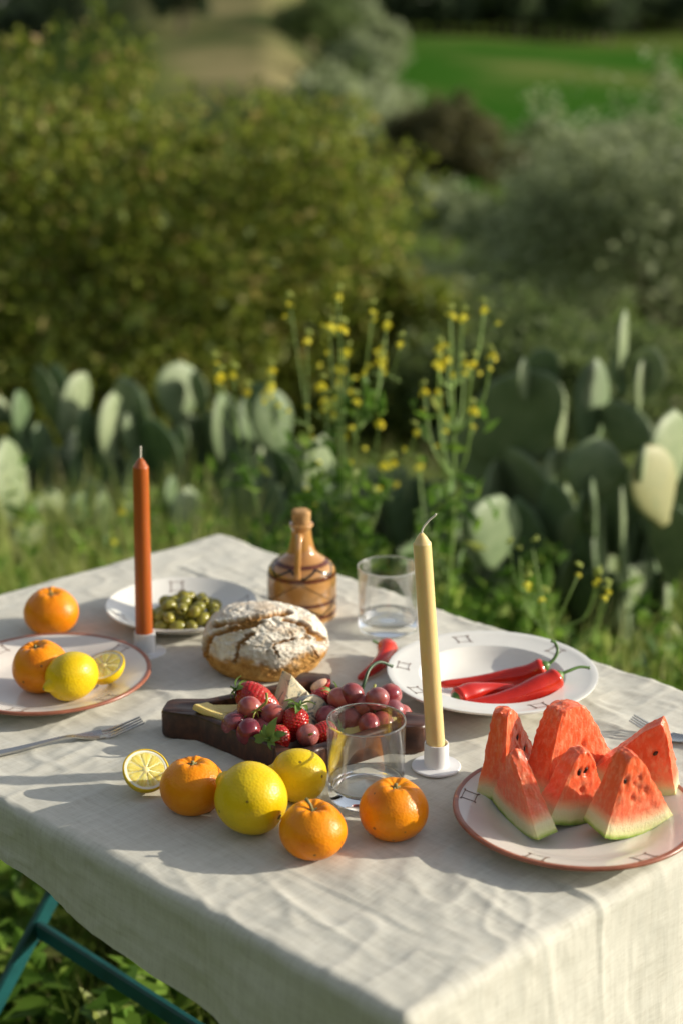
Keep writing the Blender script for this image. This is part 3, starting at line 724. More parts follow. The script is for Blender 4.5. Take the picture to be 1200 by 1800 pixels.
def plate(name, label, cat, x, y, top, under, mat, marks, rim_r, rim=False, rot=0.0, mr=None):
    t = thing(name, label, cat, (x, y, TZ), (0, 0, 0))
    prof = list(under) + [(r_, z_) for r_, z_ in reversed(top)]
    v, f = lathe(prof, 96)
    put('body', mesh_np('body', v, f, mat, True, sharp=26), t)
    if rim:
        R_ = top[-1][0]; z_ = top[-1][1]
        rp = [(R_ - .0050, ztop(top, R_ - .005) + .0003), (R_ - .0022, ztop(top, R_ - .0022) + .0004), (R_ - .0004, z_ + .0007), (R_ + .0009, z_ - .0006), (R_ + .0009, z_ - .0024), (R_ - .0006, z_ - .0034)]
        v, f = lathe(rp[::-1], 96); put('rim_band', mesh_np('rim_band', v, f, rimb, True), t)
    for k, az in enumerate(marks): put('painted_mark', mark_mesh(top, mr or rim_r, R(az), 10 + k + int(x * 1000)), t)
    return t
flat_top = [(0, .0062), (.05, .0062), (.070, .0070), (.080, .0092), (.088, .0128), (.096, .0160), (.108, .0192), (.118, .0218), (.1225, .0230), (.1240, .0226)]
flat_und = [(0, .0015), (.066, .0015), (.069, .0), (.073, .0), (.076, .0035), (.086, .0070), (.100, .0130), (.118, .0186), (.1236, .0206)]
soup_top = [(0, .0070), (.050, .0070), (.063, .0095), (.073, .0150), (.081, .0225), (.0872, .0283), (.0884, .0291), (.105, .0306), (.118, .0325), (.1250, .0342), (.1270, .0338)]
soup_und = [(0, .0015), (.050, .0015), (.053, .0), (.057, .0), (.060, .0025), (.076, .0115), (.086, .0205), (.094, .0245), (.115, .0285), (.1266, .0315)]
coup_top = [(0, .0060), (.045, .0062), (.060, .0075), (.075, .0125), (.088, .0195), (.097, .0245), (.1012, .0268), (.1025, .0264)]
coup_und = [(0, .0015), (.046, .0015), (.049, .0), (.053, .0), (.056, .0025), (.072, .0080), (.088, .0160), (.1022, .0240)]
plate('dinner_plate', 'plate with brown rim holding the watermelon slices', 'plate', .238, 1.456, flat_top, flat_und, cer_p, [-118, -62, 28, 62, 165, 110], .110, True)
plate('soup_plate', 'deep white plate holding three red chilies', 'plate', .182, 1.780, soup_top, soup_und, cer_w, [-65, -150, 38, 105, 170], .108)
plate('shallow_bowl', 'shallow white plate heaped with green olives', 'plate', -.217, 2.028, coup_top, coup_und, cer_w, [100, 15, -160, -80], .086)
plate('dinner_plate', 'plate with terracotta rim holding a mandarin, a lemon and a lemon half', 'plate', -.358, 1.803, flat_top, flat_und, cer_p, [45, -42, 135, -100], .108, True)

# ------------------------------------------------------------------ citrus
def peelmat(name, c0, c1, c2, bs=420, c2b=(.62, .30, .02)):
    m = NT(name); co = m.coord()
    oi = m.n('ObjectInfo').outputs['Random']
    off = m.n('VectorMath', operation='ADD', ins={0: co, 1: oi}).outputs[0]
    f = m.noise(off, 34, 4, .6)
    c = m.ramp(f, [(.3, c0), (.5, c1), (.72, c2)])
    sp = m.ramp(m.noise(off, 210, 2), [(.72, (0, 0, 0)), (.80, (1, 1, 1))])
    c = m.mix(m.math('MULTIPLY', sp, .35), c, tuple(x * .45 for x in c1))
    sv_ = m.n('TexVoronoi', ins={'Vector': off, 'Scale': 75.0}); dots = m.math('MULTIPLY', m.math('LESS_THAN', sv_.outputs['Distance'], .13), m.math('GREATER_THAN', m.n('SeparateColor', ins={0: sv_.outputs['Color']}).outputs[0], .82))
    c = m.mix(m.math('MULTIPLY', dots, .75), c, (.10, .06, .015))
    c = m.mix(m.ramp(m.noise(off, 16, 3), [(.60, (0, 0, 0)), (.74, (.45, .45, .45))]), c, c2b)
    m.set(Base_Color=c, Roughness=m.ramp(f, [(.3, (.30,) * 3), (.7, (.42,) * 3)]), Specular_IOR_Level=.30)
    pores = m.n('TexVoronoi', ins={'Vector': off, 'Scale': bs}).outputs['Distance']
    h = m.math('ADD', m.math('MULTIPLY', pores, 1.0), m.math('MULTIPLY', m.noise(off, 90, 3), .8))
    m.bump(h, .26, .0010)
    m.set(Subsurface_Weight=.08, Subsurface_Radius=(.005, .0022, .0004), Subsurface_Scale=1.0)
    return m.m
or_m = peelmat('mandarin_peel', (.68, .180, .001), (.78, .245, .002), (.82, .30, .004))
le_m = peelmat('lemon_peel', (.62, .42, .004), (.70, .475, .006), (.73, .52, .010), 360, (.52, .46, .03))
calyx_m = simple('dry_stem', (.20, .19, .075), .7, .35, 200)
scar_m = simple('stem_scar', (.16, .15, .05), .8, .3, 200)
def mandarin(label, x, y, z0, Rr, Hh, seed, rot, stem=.004, group=None, sdir=(0, 0)):
    g = random.Random(seed); nt, npz = 72, 96
    t = np.linspace(0, math.pi, nt)[:, None]; p = (np.arange(npz) * 2 * math.pi / npz)[None, :]
    prof_r = Rr * np.sin(t) ** .93
    lob = np.cos(9 * p + g.random() * 6) * .5 + np.cos(5 * p + g.random() * 6) * .35 + np.cos(3 * p + g.random() * 6) * .4
    rr_ = prof_r * (1 + .014 * lob * np.exp(-(t / .55) ** 2) + .012 * np.cos(2 * p + g.random() * 6) + .008 * np.cos(3 * p + t * 2))
    zz = Hh * np.cos(t) - .0060 * np.exp(-(t / .24) ** 2) + .0012 * np.exp(-((t - .50) / .24) ** 2) + .0028 * np.exp(-((math.pi - t) / .3) ** 2) + .0011 * lob * np.exp(-((t - .3) / .25) ** 2)
    V = np.stack([rr_ * np.cos(p), rr_ * np.sin(p), zz + p * 0], 2).reshape(-1, 3)
    V *= (1 + .012 * fbm(V * 45, 2, seed))[:, None]
    i = (np.arange(nt - 1)[:, None] * npz + np.arange(npz)[None, :]); j = (np.arange(nt - 1)[:, None] * npz + (np.arange(npz)[None, :] + 1) % npz)
    F = np.stack([i, i + npz, j + npz, j], 2).reshape(-1, 4)
    low = V[:, 2].min()
    th = thing('mandarin', label, 'mandarin', (x, y, z0 - low - .0006), rot, group)
    put('peel', mesh_np('peel', V, F, or_m, True), th)
    zt = Hh - .0052
    mb = MB(); d = Vector((sdir[0], sdir[1], 1)).normalized()
    pts_ = [(0, 0, zt - .002), tuple(Vector((0, 0, zt)) + d * stem * .5), tuple(Vector((0, 0, zt)) + d * stem + Vector((sdir[0], sdir[1], 0)) * stem * .3)]
    mb.tube(pts_, [.0019, .0016, .0019], 8)
    for k in range(5):
        a_ = k * 1.257 + g.random(); mb.tube([(0, 0, zt - .0006), (math.cos(a_) * .0030, math.sin(a_) * .0030, zt - .0002), (math.cos(a_) * .0052, math.sin(a_) * .0052, zt + .0010)], [.0015, .0013, .0004], 5)
    put('stem', mb.mesh('stem', calyx_m), th)
    return th
FG = 'citrus fruit in a row along the front of the table'
mandarin('mandarin nearest the camera, with a long pale stem', -.028, 1.402, TZ, .0336, .0277, 1, (0, 0, 0), .0125, FG, (-.45, .1))
mandarin('mandarin in front of the drinking glass, beside the watermelon plate', .052, 1.439, TZ, .035, .0305, 2, (R(4), R(3), 1.0), .004, FG)
mandarin('mandarin between the lemon half and the big lemon, below the wooden tray', -.154, 1.491, TZ, .034, .0295, 3, (R(4), R(5), 2.2), .0035, FG)
mandarin('mandarin standing on the bare cloth behind the plate with the lemon', -.387, 1.988, TZ, .036, .031, 4, (R(3), 0, .4), .006)
mandarin('mandarin on the terracotta rimmed plate, beside the lemon', -.365, 1.787, TZ + .0064, .0345, .031, 5, (R(8), R(6), 4.2), .003)

def lemon_mesh(Rr, Lh, seed, nip=.007):
    g = random.Random(seed); nt, npz = 80, 72
    t = np.linspace(0, math.pi, nt)[:, None]; p = (np.arange(npz) * 2 * math.pi / npz)[None, :]
    z = Lh * np.cos(t); r_ = Rr * np.sin(t) ** .96
    z = z + nip * np.exp(-(t / .26) ** 2) + .3 * nip * np.exp(-((math.pi - t) / .2) ** 2)
    r_ = r_ * (1 - .22 * np.exp(-((t - .36) / .16) ** 2)) * (1 - .10 * np.exp(-((math.pi - t - .3) / .15) ** 2))
    r_ = r_ * (1 + .010 * np.cos(5 * p + g.random() * 6) + .014 * np.cos(2 * p + g.random() * 6))
    V = np.stack([r_ * np.cos(p), r_ * np.sin(p), z + 0 * p], 2).reshape(-1, 3)
    V *= (1 + .014 * fbm(V * 40, 2, seed))[:, None]
    i = (np.arange(nt - 1)[:, None] * npz + np.arange(npz)[None, :]); j = (np.arange(nt - 1)[:, None] * npz + (np.arange(npz)[None, :] + 1) % npz)
    return V, np.stack([i, i + npz, j + npz, j], 2).reshape(-1, 4)
def lemon(label, x, y, z0, Rr, Lh, seed, axis_, group=None, nip=.007):
    V, F = lemon_mesh(Rr, Lh, seed, nip); qd = Vector(axis_).to_track_quat('Z', 'Y')
    W = np.array([tuple(qd @ Vector(v)) for v in V]); low = W[:, 2].min()
    th = thing('lemon', label, 'lemon', (x, y, z0 - low - .0006), qd.to_euler(), group)
    put('peel', mesh_np('peel', V, F, le_m, True), th)
    zb = V[:, 2].min(); v, f = lathe([(0, zb - .0006), (.0028, zb - .0004), (.0034, zb + .0010), (.002, zb + .002)], 14)
    put('stem_scar', mesh_np('stem_scar', v, f, scar_m, True), th)
    zt = V[:, 2].max(); v, f = lathe([(.0016, zt - .0012), (.0014, zt + .0002), (0, zt + .0003)], 10)
    put('blossom_scar', mesh_np('blossom_scar', v, f, scar_m, True), th)
    return th
lemon('biggest lemon, in the middle of the front row between two mandarins', -.091, 1.447, TZ, .0362, .0375, 11, (-.72, .42, .30), FG, .006)
lemon('smaller lemon touching the wooden tray, left of the drinking glass', -.045, 1.512, TZ, .0285, .0305, 12, (-.80, -.05, .16), FG, .005)
lemon('lemon with its pointed end towards the camera, on the terracotta rimmed plate', -.322, 1.757, TZ + .0064, .0290, .0335, 13, (-.62, -.62, -.08), None, .008)

pulp_m = NT('lemon_pulp'); co = pulp_m.attr('seg', True)
ves = pulp_m.noise(pulp_m.mapping(co, (260, 70, 1)), 1.0, 3, .6)
pulp_m.set(Base_Color=pulp_m.ramp(ves, [(.3, (.84, .58, .08)), (.55, (.90, .70, .17)), (.75, (.92, .80, .36))]), Roughness=.22, Subsurface_Weight=.6, Subsurface_Radius=(.014, .010, .003), Subsurface_Scale=1.0)
pulp_m.bump(ves, .7, .0012)
pith_m = simple('lemon_pith', (.84, .81, .66), .6, .06, 60, .3, 300, .0005, .2)
memb_m = simple('lemon_membrane', (.90, .76, .34), .35, .08, 80, .3, 300, .0005, .3)
def half_lemon(label, loc, normal, Rr, seed, depth, group=None, spin=0.0):
    g = random.Random(seed); n = 72
    qd = Vector(normal).to_track_quat('Z', 'Y'); qd = qd @ Euler((0, 0, spin)).to_quaternion()
    th = thing('lemon_half', label, 'lemon half', loc, qd.to_euler(), group)
    prof = [(0, -depth - .004), (.003, -depth - .0035), (.005, -depth - .001)] + [(Rr * math.sin(t), -depth * math.cos(t)) for t in np.linspace(.24, math.pi / 2, 22)] + [(Rr - .0004, .0004), (Rr - .0016, .0006)]
    v, f = lathe(prof, n); v *= (1 + .012 * fbm(v * 45, 2, seed))[:, None]
    put('peel', mesh_np('peel', v, f, le_m, True), th)
    v, f = lathe([(Rr - .0012, -.0002), (Rr - .0040, .0004), (Rr - .0043, .0002)], n)
    put('pith', mesh_np('pith', v, f, pith_m, True), th)
    v, f = lathe([(Rr - .0041, .0001), (.0034, .0002), (.0028, .0008), (0, .0009)], n)
    put('membrane', mesh_np('membrane', v, f, memb_m, True), th)
    ns = 9; cuts = np.cumsum([g.uniform(.85, 1.15) for _ in range(ns)]); cuts = cuts / cuts[-1] * 2 * math.pi
    for k in range(ns):
        a0, a1 = (cuts[k - 1] if k else 0) , cuts[k]
        am, hw = (a0 + a1) / 2, (a1 - a0) / 2
        V, F, S = [], [], []; nr, na = 9, 9; ro, ri = Rr - .0042, .0026
        for i_ in range(nr + 1):
            u = i_ / nr; rr_ = ri + (ro - ri) * u
            half = max(.0001, (hw * rr_ - .0003)) * (1 if u < .86 else math.sqrt(max(.02, 1 - ((u - .86) / .14) ** 2 * .8)))
            for j_ in range(na + 1):
                w = -1 + 2 * j_ / na
                rx = rr_ - (.0012 * w * w if u > .8 else 0)
                zz = .0005 * (1 - w ** 4) * (1 - abs(2 * u - 1) ** 6) - .0006 + .00025 * math.sin(i_ * 3.1 + j_ * 2.3 + k)
                x_, y_ = rx, w * half
                V.append((x_ * math.cos(am) - y_ * math.sin(am), x_ * math.sin(am) + y_ * math.cos(am), .0006 + zz)); S.append((y_ + k, rr_, 0))
        for i_ in range(nr):
            for j_ in range(na):
                b_ = i_ * (na + 1) + j_; F.append((b_, b_ + na + 1, b_ + na + 2, b_ + 1))
        put('segment', mesh_np('segment', np.array(V), F, pulp_m.m, True, {'seg': np.array(S)}), th)
    return th
half_lemon('lemon half with its cut face towards the camera, left end of the front row', (-.207, 1.528, .7785), (.24, -.56, .79), .0248, 5, .024, FG, .3)
half_lemon('lemon half leaning cut face up on the terracotta rimmed plate', (-.2895, 1.797, .7835), (-.22, -.30, .90), .0262, 6, .021, None, 1.1)

# ------------------------------------------------------------------ watermelon
wm = NT('watermelon'); rad = wm.attr('rad'); co = wm.coord()
nz = wm.noise(co, 60, 4, .6); rn = wm.math('ADD', rad, wm.math('MULTIPLY', wm.math('SUBTRACT', nz, .5), .006))
c = wm.ramp(wm.math('MULTIPLY', rn, 18.5), [(.0, (.115, .21, .025)), (.045, (.34, .44, .09)), (.11, (.66, .66, .33)), (.27, (.74, .64, .40)), (.40, (.82, .40, .23)), (.54, (.82, .165, .078)), (1, (.80, .125, .044))])
fib = wm.noise(wm.mapping(co, (230, 230, 90)), 1.0, 4, .65)
c = wm.mix(wm.math('MULTIPLY', wm.ramp(fib, [(.46, (0, 0, 0)), (.66, (1, 1, 1))]), wm.math('MULTIPLY', wm.math('GREATER_THAN', rad, .018), .5)), c, (.84, .40, .23))
wm.set(Base_Color=c, Roughness=.24, Subsurface_Weight=.30, Subsurface_Radius=(.010, .0035, .002), Subsurface_Scale=1.0)
wm.bump(wm.math('ADD', fib, wm.math('MULTIPLY', wm.noise(co, 420, 3), .9)), .6, .0011)
seed_m = simple('melon_seed', (.012, .007, .005), .25, .3, 100)
import bmesh
bm = bmesh.new(); bmesh.ops.create_cube(bm, size=2.0)
bmesh.ops.subdivide_edges(bm, edges=bm.edges[:], cuts=30, use_grid_fill=True)
CV = np.array([v.co[:] for v in bm.verts]); CF = [tuple(v.index for v in f.verts) for f in bm.faces]; bm.free()
v, f = lathe([(0, -.0042), (.0017, -.003), (.0024, -.0002), (.0016, .0028), (0, .0048)], 10)
SEED = mesh_np('seed', v * np.array([1, .5, 1]), f, seed_m, True)
def wedge(label, x, y, z0, yaw, w, h, t, tipu, seed, seeds=(), pits=(), pitch=0.0, roll=0.0, tipw=.004, curve=.0, tap=.30):
    u, d, vv = CV[:, 0], CV[:, 1], (CV[:, 2] + 1) / 2
    rd = np.clip(np.abs(CV), 0, 1)
    hw = w / 2 * (1 - vv) ** .92 + tipw
    X = u * hw + tipu * w / 2 * vv
    sag = (w / 2) ** 2 / .20
    Z = vv * h + sag * u * u * (1 - vv) ** 2 - .006 * np.maximum(0, vv - .86) * (np.abs(u) * 3 + np.abs(d) * 2)
    Yy = d * t / 2 * (1 - tap * vv) + curve * (vv ** 1.5) * t
    Yy *= 1 - .06 * (np.abs(u) > .93)
    V = np.stack([X, Yy, Z], 1)
    nrm = np.stack([np.where(np.abs(u) > .99, np.sign(u), 0), np.where(np.abs(d) > .99, np.sign(d), 0), np.where(vv > .99, 1, 0)], 1)
    nrm = nrm / (np.linalg.norm(nrm, axis=1)[:, None] + 1e-9)
    am = sstep(.014, .03, vv * h)
    disp = (.0008 * fbm(V * 38 + seed * 3.1, 3, seed) + .0007 * fbm(V * 190 + seed, 2, seed + 3)) * (.12 + .88 * am)
    for (pu, pv, sg) in list(pits) + [(q_[0], q_[1], q_[2]) for q_ in seeds]:
        px_ = pu * (w / 2 * (1 - pv) ** .92 + tipw) + tipu * w / 2 * pv
        r2 = ((X - px_) / .0032) ** 2 + ((Z - pv * h) / .0046) ** 2
        disp -= .0034 * np.exp(-r2) * (d * sg > .5)
    V = V + nrm * disp[:, None]
    edge = (np.abs(u) > .93).astype(int) + (np.abs(d) > .93) + (vv > .965) >= 2
    V = V + np.where(edge[:, None], vn(V * 320 + seed, seed + 5)[:, None] * nrm * .0009 * am[:, None], 0)
    radv = vv * h + .0009 * vn(V * 70, seed + 9)
    radv = np.where(vv < .005, 0, radv)
    E_ = Euler((R(pitch), R(roll), R(yaw)), 'XYZ'); M = E_.to_matrix()
    low = min((M @ Vector(q_)).z for q_ in V[::3])
    th = thing('watermelon_slice', label, 'watermelon', (x, y, z0 - low - .0006), E_, 'watermelon slices on the brown rimmed plate')
    fc = np.array([vv[list(f_)].mean() * h for f_ in CF])
    for nm, sel in (('rind', fc < .0125), ('flesh', fc >= .0125)):
        ids = [CF[k] for k in np.nonzero(sel)[0]]; used = sorted({i_ for f_ in ids for i_ in f_}); mp = {o_: k for k, o_ in enumerate(used)}
        put(nm, mesh_np(nm, V[used], [tuple(mp[i_] for i_ in f_) for f_ in ids], wm.m, True, {'rad': radv[used]}, sharp=48), th)
    for (pu, pv, sg) in seeds:
        px_ = pu * (w / 2 * (1 - pv) ** .92 + tipw) + tipu * w / 2 * pv
        put('seed', SEED, th, (px_, sg * (t / 2 * (1 - tap * pv) - .0012) + curve * pv ** 1.5 * t, pv * h), (0, R(15 + 60 * pu), 0), (.85, .85, .85))
    return th
PZ = TZ + .0063
wedge('tallest watermelon slice, at the back left of the plate', .178, 1.532, PZ, 62, .084, .106, .036, -.62, 1, [(.55, .42, -1), (.25, .62, -1)], [(-.1, .5, -1)], 2, -3, .008, 0, .55)
wedge('slim watermelon slice leaning at the front left of the plate', .186, 1.448, PZ, -66, .090, .090, .024, .10, 2, [], [], 11, 0, .003, 0, .45)
wedge('broad watermelon slice at the back centre of the plate', .243, 1.527, PZ, 38, .090, .104, .040, -.30, 3, [], [(.2, .55, -1), (.1, .35, -1), (.4, .3, -1)], 0, 0, .015, 0, .40)
wedge('small watermelon slice in the middle, two seeds side by side near its tip', .233, 1.458, PZ, 30, .066, .080, .030, -.15, 4, [(-.3, .70, -1), (.15, .72, -1)], [(.0, .45, -1)], 2, 9, .007, 0, .4)
wedge('big triangular watermelon slice at the front with a row of empty seed pits', .289, 1.440, PZ, 32, .084, .097, .036, -.58, 5, [(-.72, .70, -1)], [(-.1, .64, -1), (.12, .56, -1), (.42, .53, -1), (-.2, .48, -1), (.25, .70, -1)], 9, 3, .005, 0, .45)
wedge('watermelon slice leaning at the back right, a single seed near its right side', .303, 1.514, PZ, -20, .096, .096, .026, .50, 6, [(.35, .62, -1), (-.45, .52, -1)], [], 4, 4, .003)

# ------------------------------------------------------------------ bread
bmt = NT('sourdough_crust'); co = bmt.coord(); fl, ck = bmt.attr('flour'), bmt.attr('crack')
crust = bmt.ramp(bmt.noise(co, 95, 5, .65), [(.28, (.20, .085, .022)), (.48, (.42, .21, .055)), (.70, (.58, .34, .11))])
crust = bmt.mix(bmt.math('MULTIPLY', ck, .35), crust, bmt.ramp(bmt.noise(co, 130, 4), [(.35, (.10, .04, .012)), (.65, (.34, .17, .05))]))
fine = bmt.n('TexVoronoi', feature='DISTANCE_TO_EDGE', ins={'Vector': bmt.n('VectorMath', operation='ADD', ins={0: bmt.mapping(co, (1, 1, .55)), 1: bmt.n('VectorMath', operation='SCALE', ins={0: bmt.n('TexNoise', ins={'Vector': co, 'Scale': 70.0, 'Detail': 3.0}).outputs['Color'], 'Scale': .016}).outputs[0]}).outputs[0], 'Scale': 120.0}).outputs['Distance']
fcr = bmt.ramp(fine, [(.0, (1, 1, 1)), (.07, (0, 0, 0))])
flo = bmt.ramp(bmt.noise(co, 160, 4, .7), [(.3, (.60, .51, .38)), (.5, (.75, .69, .59)), (.7, (.81, .78, .70))])
flo = bmt.mix(bmt.math('MULTIPLY', fcr, .24), flo, (.36, .22, .10))
fm2 = bmt.math('MULTIPLY', fl, bmt.ramp(bmt.noise(co, 210, 4, .7), [(.20, (.45,) * 3), (.38, (1, 1, 1))]), True)
bmt.set(Base_Color=bmt.mix(fm2, crust, flo), Roughness=.85, Specular_IOR_Level=.2)
bmt.bump(bmt.math('ADD', bmt.math('ADD', bmt.noise(co, 240, 5, .65), bmt.math('MULTIPLY', bmt.noise(co, 800, 3), .4)), bmt.math('MULTIPLY', fcr, -.5)), .6, .0022)
CRK = {'A': ([(-.0693, -.0367, -.0061), (-.0674, -.0384, .0099), (-.0585, -.0396, .0233), (-.044, -.041, .0337), (-.0226, -.0435, .0408), (-.0052, -.0371, .0458)], .125),
       'A2': ([(-.05, -.02, .03), (-.0161, -.0313, .0465), (.005, -.02, .047), (.02, -.01, .046)], .11),
       'B': ([(-.0344, -.071, -.0031), (-.0299, -.0709, .0119), (-.023, -.064, .0264), (-.0128, -.0565, .0354)], .085),
       'C': ([(.0002, -.0331, .0472), (.0127, -.0457, .0416)], .04),
       'D': ([(.0135, -.0706, .0216), (.0272, -.0629, .0259), (.0409, -.0545, .0263), (.0547, -.046, .0221), (.0658, -.0369, .0154)], .06),
       'E': ([(.0066, -.0758, .014), (.0107, -.0732, .0182), (.0149, -.0716, .0197)], .04),
       'F': ([(.0162, -.0713, .0196), (.019, -.076, .0065)], .06), 'G': ([(.0108, -.0766, .0105), (.0162, -.0773, -.0004), (.0194, -.0731, -.0151)], .035),
       'H': ([(.0512, -.0423, .0282), (.0582, -.0467, .0171), (.0617, -.0484, .0063), (.0651, -.0426, -.009)], .06),
       'I': ([(.0191, -.0283, .0469), (.0333, -.0297, .0429), (.0475, -.0344, .0349), (.0616, -.0343, .0235), (.0756, -.0208, .0065)], .10),
       'J': ([(.0303, -.0477, .0364), (.0374, -.0556, .0275)], .04), 'K': ([(.0223, -.0632, .0275), (.012, -.0662, .0273), (.0062, -.0611, .0327)], .04)}
nt, npz = 210, 420
tt = np.linspace(0.001, math.pi - .001, nt)[:, None]; pp = (np.arange(npz) * 2 * math.pi / npz)[None, :]
D = np.stack([np.sin(tt) * np.cos(pp), np.sin(tt) * np.sin(pp), np.cos(tt) + 0 * pp], 2).reshape(-1, 3)
Dw = D + .045 * np.stack([vn(D * 9, 51), vn(D * 9, 52), vn(D * 9, 53)], 1) + .02 * np.stack([vn(D * 28, 54), vn(D * 28, 55), vn(D * 28, 56)], 1)
crack = np.zeros(len(D)); lip = np.zeros(len(D))
for pl, wd_ in CRK.values():
    Q = np.array(pl) / np.array([.079, .079, .052]); Q /= np.linalg.norm(Q, axis=1)[:, None]
    best = np.full(len(D), 9.0)
    for q0, q1 in zip(Q[:-1], Q[1:]):
        e = q1 - q0; tpar = np.clip(((Dw - q0) @ e) / (e @ e), 0, 1); best = np.minimum(best, np.linalg.norm(Dw - q0 - tpar[:, None] * e, axis=1))
    wd_ *= .88 if wd_ > .095 else (.64 if wd_ > .055 else .48)
    crack = np.maximum(crack, sstep(wd_, wd_ * .62, best) * min(1, .55 + wd_ * 4)); lip = np.maximum(lip, np.exp(-((best - wd_ * 1.08) / .028) ** 2) * min(1, wd_ * 10))
up_ = D[:, 2]
z = np.where(up_ > 0, .0425 * np.abs(up_) ** .92, -.0355 * np.minimum(1, np.abs(up_) * 1.25) ** .9)
sn_ = np.sqrt(np.maximum(1 - up_ ** 2, 1e-6)); rad_ = np.where(up_ > 0, sn_ ** -.30, sn_ ** -.42)
V = np.stack([.0785 * D[:, 0] * rad_, .070 * D[:, 1] * rad_, z], 1)
disp = .0030 * fbm(D * 2.2, 2, 60) + .0011 * fbm(D * 11, 3, 61) + .0005 * fbm(D * 40, 2, 62) - .0048 * crack * (1 + .5 * vn(D * 30, 63)) + .0030 * lip + .0011 * crack * vn(D * 55, 64)
V = V + D * (disp * np.where(up_ < -.5, .3, 1))[:, None]
flour = sstep(-.18, .12, up_ + .16 * vn(D * 4, 65) + .08 * vn(D * 14, 66)) * (1 - np.clip(crack * 1.25 + .12 * vn(D * 45, 68) * (crack > .02), 0, 1)) * np.clip(1 - .3 * sstep(.2, .6, vn(D * 5, 67)), 0, 1)
i = (np.arange(nt - 1)[:, None] * npz + np.arange(npz)[None, :]); j = (np.arange(nt - 1)[:, None] * npz + (np.arange(npz)[None, :] + 1) % npz)
F = np.stack([i, i + npz, j + npz, j], 2).reshape(-1, 4)
br = put('bread_loaf', mesh_np('bread_loaf', V - np.array([0, 0, V[:, 2].min()]), F, bmt.m, True, {'flour': flour, 'crack': crack}), None, (-.097, 1.868, TZ - .0004))
tag(br, 'round crusty bread loaf dusted with flour, standing behind the wooden tray', 'bread')

# ------------------------------------------------------------------ wooden tray
wood = NT('dark_walnut'); co = wood.coord()
gr_ = wood.noise(wood.mapping(co, (14, 220, 60), (0, 0, R(-46))), 1.0, 4, .6)
wood.set(Base_Color=wood.ramp(gr_, [(.3, (.022, .0085, .005)), (.5, (.050, .019, .010)), (.7, (.095, .036, .018))]), Roughness=.38, Specular_IOR_Level=.45)
wood.bump(gr_, .25, .0006)
CT = np.array([-.052, 1.656]); crn = [np.array(q_) - CT for q_ in ((-.204, 1.680), (-.050, 1.540), (.096, 1.638), (-.030, 1.774))]
n = 240; th_ = np.arange(n) * 2 * math.pi / n; dirs = np.stack([np.cos(th_), np.sin(th_)], 1)
def quad_r(sc):
    out_ = np.full(n, 9.0)
    for k in range(4):
        p_, q_ = crn[k] * sc, crn[(k + 1) % 4] * sc; e = q_ - p_; nn_ = np.array([e[1], -e[0]]); nn_ /= np.linalg.norm(nn_); dd = nn_ @ p_
        if dd < 0: nn_, dd = -nn_, -dd
        den = dirs @ nn_; out_ = np.where(den > 1e-6, np.minimum(out_, dd / np.maximum(den, 1e-6)), out_)
    return out_
def smooth(a_, k_):
    for _ in range(k_): a_ = (np.roll(a_, 1) + 2 * a_ + np.roll(a_, -1)) / 4
    return a_
base_r = quad_r(.925)
lobe = np.zeros(n)
for c_ in crn:
    l = np.linalg.norm(c_); e = c_ / l; along = dirs @ e; lat = np.abs(dirs @ np.array([-e[1], e[0]]))
    lobe = np.maximum(lobe, np.where(along > 0, np.minimum(l / np.maximum(along, .2), .0205 / np.maximum(lat, 1e-4)), 0) * (along > .3))
outer = smooth(np.maximum(base_r, np.minimum(lobe, .16)), 3); inner = smooth(quad_r(.80), 10)
inner = np.minimum(inner, outer - .009)
def ring(r_, z_): return np.concatenate([dirs * r_[:, None], np.full((n, 1), z_)], 1)
rings = [ring(outer - .004, 0), ring(outer - .001, .0015), ring(outer, .004), ring(outer, .030), ring(outer - .0012, .0325), ring(outer - .003, .0335), ring(inner + .002, .0335), ring(inner, .0322), ring(inner - .0005, .030), ring(inner - .001, .013), ring(inner - .004, .0105), ring(inner * .5, .010)]
V = np.vstack(rings + [np.array([[0, 0, .010], [0, 0, 0]])]); k = np.arange(n); F = []
for r_ in range(len(rings) - 1): F += [tuple(q_) for q_ in np.stack([r_ * n + k, r_ * n + (k + 1) % n, (r_ + 1) * n + (k + 1) % n, (r_ + 1) * n + k], 1).tolist()]
L_ = len(rings) - 1
F += [(L_ * n + q_, L_ * n + (q_ + 1) % n, len(V) - 2) for q_ in range(n)] + [((q_ + 1) % n, q_, len(V) - 1) for q_ in range(n)]
tr = put('wooden_tray', mesh_np('wooden_tray', V, F, wood.m, True, sharp=40), None, (CT[0], CT[1], TZ))
tag(tr, 'dark wooden tray with a lobe at each corner, full of berries and cheese', 'tray')
FZ = TZ + .0102          # floor of the tray

